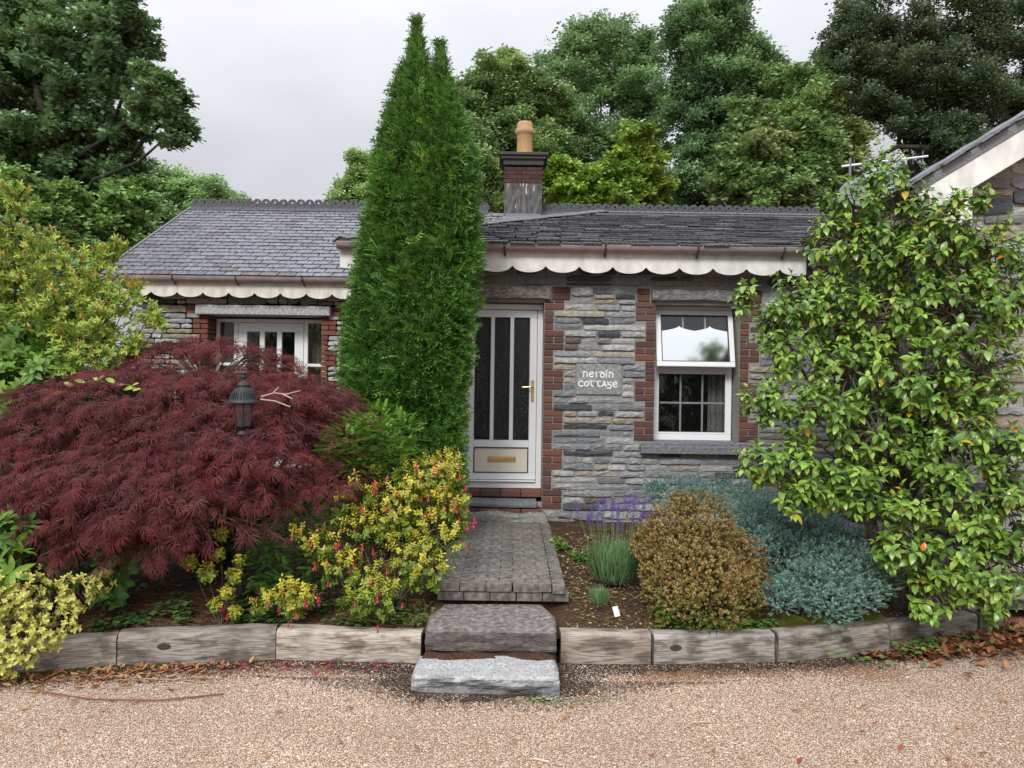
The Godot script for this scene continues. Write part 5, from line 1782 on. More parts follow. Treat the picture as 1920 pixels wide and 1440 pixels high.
func build_cypress() -> void:
	rng.seed = 311
	var t := thing("columnar_conifer", "tall dense columnar evergreen with twin pointed tips standing left of the white door", "tree", Vector3(-0.9, 0.3, -7.6))
	var inv := Transform3D(Basis.IDENTITY, -t.position)
	# stems: rings of [height, axis x, radius]
	var stems := [
		[-7.6, [[0.35, -1.0, 0.34], [0.9, -1.0, 0.4], [1.6, -0.99, 0.43], [2.5, -0.99, 0.44], [3.2, -0.98, 0.42], [4.0, -0.98, 0.36], [4.6, -0.99, 0.24], [5.1, -0.99, 0.1], [5.35, -0.99, 0.045], [5.56, -0.99, 0.012]]],
		[-7.45, [[0.5, -0.66, 0.16], [1.0, -0.7, 0.2], [1.6, -0.74, 0.22], [2.3, -0.73, 0.27], [3.1, -0.69, 0.29], [3.6, -0.7, 0.29], [4.1, -0.71, 0.28], [4.6, -0.73, 0.15], [5.0, -0.74, 0.065], [5.26, -0.74, 0.012]]],
		[-7.5, [[0.6, -1.28, 0.18], [1.2, -1.32, 0.25], [2.0, -1.32, 0.28], [2.6, -1.29, 0.26], [3.2, -1.26, 0.21], [3.8, -1.23, 0.14], [4.2, -1.24, 0.09], [4.45, -1.24, 0.01]]]]
	var xfs := []
	var cols := []
	for si in 3:
		var rings: Array = stems[si][1]
		var z0: float = stems[si][0]
		for k in rings.size() - 1:
			var a: Array = rings[k]
			var c: Array = rings[k + 1]
			var area: float = PI * (a[2] + c[2]) * (c[0] - a[0])
			var n := int(area * [1900, 1800, 1800][si]) + 30
			for i in n:
				var u := rng.randf()
				var y := lerpf(a[0], c[0], u)
				var ang := rf(0, TAU)
				if sin(ang) < -0.25 and rng.randf() < 0.55:
					ang = -ang
				var o := Vector3(cos(ang), 0, sin(ang))
				var r := lerpf(a[2], c[2], u) * sqrt(rf(0.55, 1.0))
				var ax := lerpf(a[1], c[1], u)
				var lump := noise.get_noise_3d((ax + o.x) * 60, y * 45, o.z * 60 + si * 50)
				if lump < -0.3 and rng.randf() < 0.6:
					continue
				r *= 1.0 + lump * 0.42
				var p := Vector3(ax, y, z0) + o * r
				var top := smoothstep(4.3, 5.3, y)
				var d := (o * rf(0.4, 1.1) * (1.0 - top * 0.75) + Vector3(0, rf(0.3, 0.9) + top, 0) + rv() * 0.75).normalized()
				var s := rf(0.11, 0.2) * (1.0 - 0.4 * smoothstep(0.3, 0.05, lerpf(a[2], c[2], u)))
				xfs.append(inv * aim(p - d * s * 0.4, d, o * rf(-0.3, 1.0) + rv() * 0.9, s))
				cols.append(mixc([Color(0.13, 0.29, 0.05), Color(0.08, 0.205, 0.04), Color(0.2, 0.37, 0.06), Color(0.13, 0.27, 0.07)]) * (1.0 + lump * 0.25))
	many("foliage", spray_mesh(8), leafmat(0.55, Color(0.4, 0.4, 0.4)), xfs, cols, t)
	var b := MB.new()
	b.sg = 0
	for s in stems:
		var pts := []
		var rads := []
		for r in s[1]:
			pts.append(Vector3(r[1], r[0], s[0]))
			rads.append(maxf(0.012, 0.1 * (1.0 - (r[0] - 0.3) / 5.4)))
		pts[0].y = 0.2
		b.tube(pts, rads, 7)
	put("trunk", b.done(), M.bark, t, inv)


# ---- camellia
func build_camellia() -> void:
	rng.seed = 321
	var t := thing("camellia", "tall glossy-leaved green camellia with a few orange leaves before the gabled wall", "shrub", Vector3(3.15, 0.3, -6.1))
	var inv := Transform3D(Basis.IDENTITY, -t.position)
	var leaf := leaf_mesh(1.0, 0.5, 4, 0.55, 0.3, 0.4, Color(0.9, 0.95, 0.9), Color(1.05, 1.05, 1.0))
	var xfs := []
	var cols := []
	var twigs := MB.new()
	for o in CAMELLIA_LOBES:
		var n := int(570 * o[3] * o[3]) + 7
		for i in n:
			var g := in_lobe(o, 0.35)
			var p: Vector3 = g[0]
			var out: Vector3 = g[1]
			if p.z < -6.42 and p.x > 3.62:
				p.z = -6.42
			var lobe := Vector3(o[0], o[1], o[2])
			var ax: Vector3 = (out + Vector3(0, 0.55, 0.45) + rv() * 0.3).normalized()
			var m := 6 + rng.randi() % 5
			var tone := rng.randf()
			var roll := rf(0, TAU)
			for k in m:
				var a := roll + k * 2.4
				var side := ax.cross(Vector3(0.2, 0.1, 1)).normalized()
				var oth := ax.cross(side)
				var open := rf(0.9, 1.6) if k > 1 else rf(0.2, 0.7)
				var d := (ax * cos(open) + (side * cos(a) + oth * sin(a)) * sin(open) + Vector3(0, -0.18, 0)).normalized()
				var s := rf(0.066, 0.108) * (0.75 if k < 2 else 1.0)
				xfs.append(inv * aim(p + ax * (0.05 - 0.014 * k), d, ax * 0.5 + Vector3.UP * 0.9 + rv() * 0.2, s))
				var c := mixc([Color(0.14, 0.26, 0.045), Color(0.085, 0.18, 0.035), Color(0.2, 0.32, 0.052)])
				if tone > 0.62 or k < 2:
					c = mixc([Color(0.26, 0.4, 0.065), Color(0.34, 0.45, 0.085), Color(0.18, 0.33, 0.055)])
				var q := rng.randf()
				if q < 0.004:
					c = Color(0.6, 0.2, 0.03)
				elif q < 0.012:
					c = Color(0.5, 0.36, 0.04)
				cols.append(c)
			if i % 2 == 0:
				twigs.tube([lobe.lerp(p, 0.05) + rv() * 0.04, lobe.lerp(p, 0.6) + Vector3(0, 0.02, 0), p + ax * 0.04], [0.007, 0.005, 0.003], 4, false)
	var m := leafmat(0.3, Color(0.3, 0.3, 0.3), 0.5)
	# the nearest leaves are single pieces, the rest one mass
	var order := range(xfs.size())
	order.sort_custom(func(i: int, j: int) -> bool: return xfs[i].origin.z > xfs[j].origin.z)
	var loose := {}
	var shades := {}
	for i in order.slice(0, 900):
		if loose.size() >= 290:
			break
		if rng.randf() < 0.5:
			loose[i] = true
	var rest := []
	var rc := []
	for i in xfs.size():
		if loose.has(i):
			var key := int(cols[i].r * 22) * 100 + int(cols[i].g * 22)
			if not shades.has(key):
				var lm := leafmat(0.3, Color(0.3, 0.3, 0.3), 0.5)
				lm.albedo_color = cols[i].linear_to_srgb()
				shades[key] = lm
			put("leaf", leaf, shades[key], t, xfs[i])
		else:
			rest.append(xfs[i])
			rc.append(cols[i])
	many("leaves", leaf, m, rest, rc, t)
	put("twigs", twigs.done(), M.palebark, t, inv)
	var b := MB.new()
	b.sg = 0
	for e in [[Vector3(3.12, 0.15, -6.1), Vector3(3.1, 0.9, -6.12), Vector3(3.16, 1.6, -6.1), Vector3(3.06, 2.4, -6.2), Vector3(3.02, 3.3, -6.25)], [Vector3(3.2, 0.15, -6.05), Vector3(3.28, 0.8, -6.02), Vector3(3.34, 1.5, -6.0), Vector3(3.4, 2.6, -5.98)], [Vector3(3.08, 0.2, -6.1), Vector3(2.9, 0.8, -6.15), Vector3(2.8, 1.5, -6.25), Vector3(2.65, 2.5, -6.3)]]:
		b.tube(e, [0.055, 0.05, 0.042, 0.03, 0.016], 7)
	put("trunk", b.done(), M.palebark, t, inv)
	put("branches", limbs(Vector3(3.1, 0.9, -6.12), CAMELLIA_LOBES, 0.028, 0.1, 322), M.palebark, t, inv)


# ---- shrubs made of whorls of small leaves on shoots
func whorl_mesh(n: int, l: float, w: float, open0: float, open1: float, bend: float, layers := 1, c1 := Color.WHITE) -> ArrayMesh:
	var b := MB.new()
	b.sg = 0
	for q in layers:
		for k in n:
			var a := TAU * k / n + q * (0.7 if n > 2 else 1.5) + rf(-0.35, 0.35)
			var o := rf(open0, open1)
			var d := Vector3(cos(a) * sin(o), cos(o), sin(a) * sin(o))
			add_leaf(b, aim(Vector3(0, (-0.35 if layers < 4 else -0.2) * q * l * 2.0, 0), d, Vector3.UP, 1.0), l * rf(0.8, 1.15), w, 3, bend, 0.3, 0.45, Color(0.9, 0.9, 0.9), c1)
	return b.done()


func whorl_shrub(t: Node3D, lobes: Array, per: float, mesh: Mesh, s0: float, s1: float, inner: float, colour: Callable, m: Material, called := "foliage", up := 0.5, keep_above := 0.22) -> void:
	var inv := Transform3D(Basis.IDENTITY, -t.position)
	var xfs := []
	var cols := []
	for o in lobes:
		var n := int(per * o[3] * o[3]) + int(per * 0.008) + 3
		for i in n:
			var g := in_lobe(o, inner)
			g[0] += g[1] * o[3] * 0.5 * noise.get_noise_3d(g[0].x * 70, g[0].y * 70, g[0].z * 70)
			if g[0].y < keep_above:
				continue
			var ax: Vector3 = (g[1] + Vector3(0, up, 0.15) + rv() * 0.4).normalized()
			xfs.append(inv * aim(g[0], ax, rv(), rf(s0, s1)))
			cols.append((colour as Callable).call(g[0], g[1]))
	many(called, mesh, m, xfs, cols, t)


func twig_tangle(lobes: Array, per: float, r: float) -> ArrayMesh:
	var b := MB.new()
	for o in lobes:
		var c := Vector3(o[0], o[1], o[2])
		for i in int(per * o[3] * 10) + 2:
			var p: Vector3 = in_lobe(o, 0.8)[0]
			b.tube([c + rv() * o[3] * 0.2, c.lerp(p, 0.55) + rv() * o[3] * 0.12, p], [r, r * 0.75, r * 0.4], 4, false)
	return b.done()


func build_azalea() -> void:
	rng.seed = 331
	var t := thing("azalea_shrub", "large yellow-green shrub with orange-bronze shoot tips at the gable end", "shrub", Vector3(-4.4, 0.3, -7.1))
	var inv := Transform3D(Basis.IDENTITY, -t.position)
	whorl_shrub(t, AZALEA_LOBES, 1150, whorl_mesh(4, 0.05, 0.013, 0.2, 1.15, 0.25, 4), 0.75, 1.35, 0.1, func(p: Vector3, d: Vector3) -> Color:
		var bronze := smoothstep(0.0, 0.9, d.y) * smoothstep(2.1, 3.0, p.y + (p.x + 4.4) * 0.35)
		if rng.randf() < bronze * 0.36:
			return mixc([Color(0.44, 0.24, 0.08), Color(0.5, 0.36, 0.09), Color(0.4, 0.33, 0.08)])
		return mixc([Color(0.36, 0.48, 0.08), Color(0.47, 0.53, 0.1), Color(0.28, 0.43, 0.07)]), leafmat(0.45, Color(0.4, 0.4, 0.4)))
	put("branches", limbs(Vector3(-4.5, 0.3, -7.3), AZALEA_LOBES, 0.03, 0.1, 332), M.bark, t, inv)
	put("twigs", twig_tangle(AZALEA_LOBES, 1.6, 0.006), M.bark, t, inv)
	t = thing("green_shrub", "fresh green broad-leaved shrub under the bronze-tipped one with pinkish blooms", "shrub", Vector3(-4.2, 0.3, -6.7))
	inv = Transform3D(Basis.IDENTITY, -t.position)
	whorl_shrub(t, LEFTGREEN_LOBES, 650, whorl_mesh(5, 0.1, 0.045, 0.5, 1.4, 0.35, 2), 0.7, 1.25, 0.3, func(_p: Vector3, _d: Vector3) -> Color: return mixc([Color(0.16, 0.29, 0.045), Color(0.1, 0.22, 0.035), Color(0.22, 0.34, 0.06)]), leafmat(0.4, Color(0.45, 0.45, 0.45)))
	put("branches", limbs(Vector3(-4.3, 0.3, -6.9), LEFTGREEN_LOBES, 0.02, 0.1, 333), M.bark, t, inv)
	var bloom := whorl_mesh(6, 0.035, 0.03, 0.4, 1.2, 0.2)
	for p in [Vector3(-4.32, 2.62, -7.3), Vector3(-4.5, 1.9, -6.5), Vector3(-4.15, 2.5, -7.4), Vector3(-4.7, 2.15, -6.9)]:
		put("bloom", bloom, mat(Color(0.55, 0.1, 0.09), 0.6), t, inv * aim(p, Vector3(0.1, 0.5, 1), Vector3.UP))
	# a pale shoot that leans out over the red maple
	t = thing("climber_shoot", "arching shoot with pale yellow oval leaves leaning over the red maple", "climber", Vector3(-3.35, 1.6, -6.3))
	inv = Transform3D(Basis.IDENTITY, -t.position)
	var stem := [Vector3(-4.05, 1.62, -6.35), Vector3(-3.75, 1.78, -6.25), Vector3(-3.4, 1.93, -6.2), Vector3(-3.1, 1.9, -6.2), Vector3(-2.95, 1.86, -6.2)]
	var b := MB.new()
	b.tube(stem, [0.006, 0.005, 0.004, 0.003, 0.002], 5)
	put("stem", b.done(), mat(Color(0.25, 0.2, 0.07), 0.8), t, inv)
	var ol := leaf_mesh(1.0, 0.52, 4, 0.2, 0.2, 0.5)
	for i in 15:
		var u := i / 15.0 * 4.0
		var p: Vector3 = stem[int(u)].lerp(stem[mini(int(u) + 1, 4)], u - int(u))
		var m := leafmat(0.4, Color(0.45, 0.45, 0.45))
		m.albedo_color = [Color(0.4, 0.46, 0.1), Color(0.33, 0.45, 0.08), Color(0.5, 0.42, 0.16)][i % 3].linear_to_srgb()
		put("leaf", ol, m, t, inv * aim(p, Vector3(rf(-0.8, 0.8), rf(-0.3, 0.5), rf(0.0, 0.7)), Vector3(0, 1, 0.7), rf(0.07, 0.11)))


func fuchsia_flower(called: String, t: Node3D, xf: Transform3D, meshes: Array, mats: Array) -> void:
	var f := put(called, meshes[0], mats[0], t, xf)
	put("petals", meshes[1], mats[1], f)


func build_fuchsia() -> void:
	rng.seed = 341
	var red := mat(Color(0.6, 0.025, 0.035), 0.45)
	var purple := mat(Color(0.2, 0.02, 0.16), 0.5)
	var b := MB.new()
	b.sg = 0
	b.lathe(Vector3.ZERO, [[0.0015, 0.0], [0.0015, -0.02], [0.004, -0.024], [0.0045, -0.036], [0.003, -0.04]], 6)
	for k in 4:
		var a := TAU * k / 4
		add_leaf(b, aim(Vector3(0, -0.037, 0), Vector3(cos(a), -0.45, sin(a)), Vector3.UP), 0.026, 0.009, 3, 0.5, 0.2)
	var sep := b.done()
	b = MB.new()
	b.sg = 0
	b.lathe(Vector3.ZERO, [[0.003, -0.038], [0.0085, -0.046], [0.007, -0.058]], 7)
	b.tube([Vector3(0, -0.05, 0), Vector3(0, -0.078, 0.002)], [0.0012, 0.0008], 4)
	var pet := b.done()
	var leaf := whorl_mesh(2, 0.034, 0.016, 0.5, 1.5, 0.45, 5, Color(1.05, 1.05, 1.05))
	var fm := leafmat(0.42, Color(0.4, 0.4, 0.4))
	var sets := [
		["golden_fuchsia", FUCHSIA_LOBES, "big golden-yellow fuchsia bush with hanging red flowers beside the paved path", 62, Vector3(-0.9, 0.25, -5.8)],
		["golden_fuchsia", FUCHSIA2_LOBES, "small yellow-green fuchsia with red flowers above the pale sleeper", 14, Vector3(-1.55, 0.25, -5.5)],
		["golden_fuchsia", FUCHSIA3_LOBES, "thin straggling yellow fuchsia stems standing alone above the rotten sleeper", 3, Vector3(-2.05, 0.22, -5.48)]]
	for si in 3:
		var s: Array = sets[si]
		var t := thing(s[0], s[2], "fuchsia", s[4], "golden fuchsias above the timber edging")
		var inv := Transform3D(Basis.IDENTITY, -t.position)
		var lobes: Array = s[1]
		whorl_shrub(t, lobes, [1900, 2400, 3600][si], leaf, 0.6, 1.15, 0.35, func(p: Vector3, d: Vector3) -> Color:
			var yellowness := smoothstep(-0.6, 0.6, d.y + rf(-0.5, 0.5)) * smoothstep(0.3, 0.75, p.y + (0.3 if si > 0 else 0.0))  # leaf colour goes from green low down to yellow on top
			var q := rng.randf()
			if q < 0.05 * yellowness:
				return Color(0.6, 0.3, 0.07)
			return mixc([Color(0.2, 0.3, 0.04), Color(0.15, 0.25, 0.035)]).lerp(mixc([Color(0.58, 0.5, 0.055), Color(0.48, 0.47, 0.05), Color(0.62, 0.55, 0.1)]), yellowness), fm)
		put("branches", limbs(s[4] + Vector3(0, -0.05, 0), lobes, 0.014 if si == 0 else 0.007, 0.12, 342 + si, 5), M.palebark, t, inv)
		put("twigs", twig_tangle(lobes, 3.0 if si < 2 else 1.0, 0.0035), M.palebark, t, inv)
		for i in s[3]:
			var o: Array = lobes[rng.randi() % lobes.size()]
			var a := rf(-0.4, PI + 0.4)
			var p := Vector3(o[0] + cos(a) * o[3] * 1.02, o[1] + rf(-0.7, 0.5) * o[3], o[2] + absf(sin(a)) * o[3] * 1.08)
			fuchsia_flower("flower", t, inv * Transform3D(Basis(Vector3.UP, rf(0, TAU)).rotated(rv(), rf(0, 0.35)).scaled(Vector3.ONE * rf(0.85, 1.2)), p), [sep, pet], [red, purple])


func build_low_shrubs() -> void:
	rng.seed = 351
	# dwarf spruces
	var b := MB.new()
	b.sg = 0
	for k in 15:                            # shoot with needles on both sides
		var y := k / 15.0
		for a in [-1.0, 1.0, -0.45, 0.45]:
			var d := Vector3(a * 0.9, 0.75, 0.55 - absf(a) * 0.45).normalized()
			var p := Vector3(0, y * 0.9, 0)
			var s := Vector3(d.y, -d.x, 0).normalized() * 0.02
			b.tric(p - s, p + d * 0.24 * (1.1 - y * 0.45), p + s, Color(0.8, 0.8, 0.8), Color(1.15, 1.15, 1.1), Color(0.8, 0.8, 0.8))
	var shoot := b.done()
	var nm := leafmat(0.5, Color(0.25, 0.25, 0.25))
	for s in [["dwarf_spruce", SPRUCE1_LOBES, "bright green dwarf spruce with layered sprays between red maple and tall conifer", Vector3(-1.0, 0.3, -6.5), [Color(0.21, 0.4, 0.06), Color(0.15, 0.32, 0.05), Color(0.28, 0.47, 0.08)]], ["dwarf_spruce", SPRUCE2_LOBES, "dark green dwarf spruce low under the red maple, behind the yellow fuchsia", Vector3(-1.6, 0.3, -5.9), [Color(0.13, 0.29, 0.05), Color(0.095, 0.23, 0.045), Color(0.17, 0.34, 0.055)]]]:
		var t := thing(s[0], s[2], "shrub", s[3], "dwarf spruces")
		var inv := Transform3D(Basis.IDENTITY, -t.position)
		var xfs := []
		var cols := []
		for o in s[1]:
			for i in int(2300 * o[3] * o[3]) + 15:
				var g := in_lobe(o, 0.45, 0.9)
				var d: Vector3 = (g[1] * Vector3(1, 0.25, 1) + Vector3(0, 0.12, 0.45) + rv() * 0.3).normalized()
				xfs.append(inv * aim(g[0], d, Vector3.UP + rv() * 0.25, rf(0.07, 0.13)))
				cols.append(mixc(s[4]))
		many("foliage", shoot, nm, xfs, cols, t)
		put("branches", limbs(s[3], s[1], 0.02, 0.0, 352), M.bark, t, inv)
	# orange-brown mound
	var t := thing("bronze_heather_mound", "rounded orange-brown fine-leaved mound shrub in the bed between lavender and blue juniper", "shrub", Vector3(1.45, 0.25, -5.85))
	whorl_shrub(t, BROWN2_LOBES, 17000, whorl_mesh(5, 0.0125, 0.006, 0.3, 1.2, 0.2, 3), 0.7, 1.4, 0.72, func(p: Vector3, d: Vector3) -> Color:
		if rng.randf() < smoothstep(0.55, 0.28, p.y) * 0.75 + 0.08:
			return mixc([Color(0.2, 0.22, 0.045), Color(0.15, 0.17, 0.035)])
		return mixc([Color(0.38, 0.24, 0.085), Color(0.31, 0.2, 0.075), Color(0.45, 0.33, 0.13), Color(0.28, 0.22, 0.08)]), leafmat(0.6, Color(0.25, 0.25, 0.25)))
	put("twigs", twig_tangle(BROWN2_LOBES, 7.0, 0.0035), M.bark, t, Transform3D(Basis.IDENTITY, -t.position))
	# blue juniper
	b = MB.new()
	b.sg = 0
	for k in 9:
		var y := k / 9.0
		for a in 5:
			var th := a * TAU / 5 + k * 0.9
			var d := Vector3(cos(th), 0.9, sin(th)).normalized()
			var p := Vector3(0, y * 0.85, 0)
			var s := Vector3(-sin(th), 0, cos(th)) * 0.035
			b.tric(p - s, p + d * 0.24, p + s, Color(0.8, 0.8, 0.8), Color(1.15, 1.15, 1.15), Color(0.8, 0.8, 0.8))
	var sprig := b.done()
	for s in [["blue_juniper", JUNIPER_LOBES, "spreading blue-green juniper mat between the orange mound and camellia", Vector3(2.4, 0.3, -6.0), 1600], ["blue_juniper", JUNIPER2_LOBES, "smaller piece of blue-green juniper against the wall under the window", Vector3(1.6, 0.4, -7.6), 1700]]:
		t = thing(s[0], s[2], "shrub", s[3], "blue junipers")
		var inv := Transform3D(Basis.IDENTITY, -t.position)
		var xfs := []
		var cols := []
		for o in s[1]:
			for i in int(s[4] * o[3] * o[3] * 6.0) + 14:
				var g := in_lobe(o, 0.5, 0.8)
				if g[0].y < 0.2:
					continue
				var lump := noise.get_noise_3d(g[0].x * 90, g[0].y * 90, g[0].z * 90)
				var d: Vector3 = (g[1] * Vector3(1, 0.5, 1) + Vector3(0, 0.65, 0.35) + rv() * 0.5).normalized()
				xfs.append(inv * aim(g[0] + g[1] * lump * 0.07, d, rv(), rf(0.034, 0.062)))
				cols.append(mixc([Color(0.24, 0.41, 0.34), Color(0.17, 0.31, 0.255), Color(0.32, 0.48, 0.4)]))
		many("foliage", sprig, leafmat(0.6, Color(0.15, 0.15, 0.15)), xfs, cols, t)
		put("branches", limbs(s[3], s[1], 0.02, -0.1, 353), M.bark, t, inv)
	# lavenders
	var blade := leaf_mesh(1.0, 0.05, 3, 0.3, 0.2, 0.4)
	for s in [["lavender", "tall lavender with purple flower spikes against the stone wall", Vector3(0.88, 0.33, -6.35), 0.3, 1500, 52, 0.34], ["lavender", "little grey-green lavender without open flowers beside the plant label", Vector3(0.67, 0.3, -5.74), 0.1, 420, 0, 0.15]]:
		t = thing(s[0], s[1], "lavender", s[2], "lavenders")
		var xfs := []
		var cols := []
		for i in s[4]:
			var a := rf(0, TAU)
			var r: float = s[3] * sqrt(rng.randf())
			var lean = r / s[3]
			var d := Vector3(cos(a) * lean * 0.7, 1, sin(a) * lean * 0.7) + rv() * 0.25
			var y: float = rf(0.0, 0.55) * s[6]
			xfs.append(aim(Vector3(cos(a) * r * (0.6 + y), y, sin(a) * r * (0.6 + y)), d, Vector3(cos(a), 0.3, sin(a)), rf(0.35, 0.62) * s[6]))
			cols.append(mixc([Color(0.14, 0.25, 0.09), Color(0.2, 0.32, 0.15), Color(0.1, 0.22, 0.07)]))
		many("foliage", blade, leafmat(0.6, Color(0.25, 0.25, 0.25)), xfs, cols, t)
		var spike := MB.new()
		for k in 22:
			var y := k / 22.0
			var a := k * 2.4
			var d := Vector3(cos(a), 0.6, sin(a)).normalized()
			var p := Vector3(0, y * 0.055, 0) + d * 0.003
			var sd := Vector3(-sin(a), 0, cos(a)) * 0.003
			spike.trin(p - sd, p + sd, p + d * 0.012 * (1.1 - y * 0.6), d + Vector3.UP)
			spike.trin(p - Vector3(0, 0.003, 0), p + Vector3(0, 0.003, 0), p + d * 0.011 * (1.1 - y * 0.6), Vector3(-sin(a), 0, cos(a)))
		var sm := spike.done()
		var vio := mat(Color(0.17, 0.085, 0.36), 0.7)
		var stalks := MB.new()
		for i in s[5]:
			var a := rf(0, TAU)
			var d := Vector3(cos(a) * rf(0, 0.45), 1, sin(a) * rf(0, 0.3)).normalized()
			var l: float = s[6] * rf(1.35, 2.0)
			var p0 = Vector3(cos(a), 0, sin(a)) * s[3] * 0.4
			var tip = p0 + d * l
			stalks.tube([p0, p0 + d * l * 0.5, tip], [0.002, 0.0018, 0.0015], 4, false)
			put("flower_spike", sm, vio, t, aim(tip, d, rv(), rf(1.3, 2.1)))
		put("stalks", stalks.done(), mat(Color(0.16, 0.22, 0.1), 0.8), t)
	# variegated euonymus
	rng.seed = 356
	t = thing("variegated_euonymus", "cream and green variegated evergreen spilling over the grey sleeper at the bed's end", "shrub", Vector3(-3.15, 0.2, -5.05))
	var inv := Transform3D(Basis.IDENTITY, -t.position)
	b = MB.new()
	b.sg = 0
	var el := leaf_mesh(1.0, 0.5, 4, 0.25, 0.35, 0.5, Color(0.68, 0.6, 0.15), Color(0.74, 0.66, 0.2), Color(0.42, 0.47, 0.11))
	var em := leafmat(0.35, Color(0.3, 0.3, 0.3))
	var rest := []
	var rc := []
	var count := 0
	for o in EUON_LOBES:
		for i in int(2600 * o[3] * o[3]) + 8:
			var g := in_lobe(o, 0.5)
			if g[0].y < 0.06:
				continue
			var ax: Vector3 = (g[1] + Vector3(0.1, 0.35, 0.5)).normalized()
			for k in 7:
				var a := k * 2.4
				var side := ax.cross(Vector3(0.2, 0.1, 1)).normalized()
				var open := rf(0.5, 1.25)
				var d := (ax * cos(open) + (side * cos(a) + ax.cross(side) * sin(a)) * sin(open)).normalized()
				var xf := inv * aim(g[0] + ax * 0.01 * (3 - k * 0.5), d, ax + Vector3.UP * 0.3, rf(0.024, 0.038))
				if count < 280 and o[2] > -5.12 and g[1].z > 0.35:
					put("leaf", el, em, t, xf)
					count += 1
				else:
					rest.append(xf)
					rc.append(Color.WHITE * rf(0.85, 1.05))
	many("leaves", el, em, rest, rc, t)
	put("twigs", twig_tangle(EUON_LOBES, 4.0, 0.004), M.bark, t, inv)
	# broad green leaves below the maple
	t = thing("hydrangea", "dark green broad-leaved hydrangea behind the cream variegated evergreen", "shrub", Vector3(-3.1, 0.25, -5.5))
	inv = Transform3D(Basis.IDENTITY, -t.position)
	whorl_shrub(t, HYD_LOBES, 260, whorl_mesh(4, 0.085, 0.058, 0.7, 1.5, 0.35, 2), 0.7, 1.2, 0.4, func(_p: Vector3, _d: Vector3) -> Color: return mixc([Color(0.06, 0.15, 0.035), Color(0.09, 0.2, 0.045), Color(0.12, 0.24, 0.05)]), leafmat(0.4, Color(0.35, 0.35, 0.35)))
	put("branches", limbs(Vector3(-3.1, 0.2, -5.5), HYD_LOBES, 0.008, 0.05, 357), M.bark, t, inv)
	t = thing("rhododendron", "rhododendron with long glossy fresh green leaves at the end of the bed", "shrub", Vector3(-3.45, 0.25, -5.25))
	inv = Transform3D(Basis.IDENTITY, -t.position)
	whorl_shrub(t, RHODO_LOBES, 420, whorl_mesh(7, 0.13, 0.036, 0.6, 1.35, 0.4, 1), 0.8, 1.25, 0.4, func(_p: Vector3, _d: Vector3) -> Color: return mixc([Color(0.12, 0.26, 0.04), Color(0.2, 0.34, 0.05), Color(0.09, 0.2, 0.035)]), leafmat(0.32, Color(0.4, 0.4, 0.4)))
	put("branches", limbs(Vector3(-3.45, 0.2, -5.25), RHODO_LOBES, 0.01, 0.05, 358), M.bark, t, inv)


func scatter(called: String, label: String, cat: String, mesh: Mesh, m: Material, n: int, where: Callable, cols: Array, s0: float, s1: float, tilt: float) -> void:
	var xfs := []
	var cc := []
	for i in n:
		var p: Vector3 = (where as Callable).call()
		if p == Vector3.ZERO:
			continue
		xfs.append(Transform3D(Basis(Vector3.UP, rf(0, TAU)).rotated(rv(), rf(0, tilt)).scaled(Vector3.ONE * rf(s0, s1)), p))
		cc.append(mixc(cols))
	var o := many(called, mesh, m, xfs, cc)
	tag(o, label, cat)


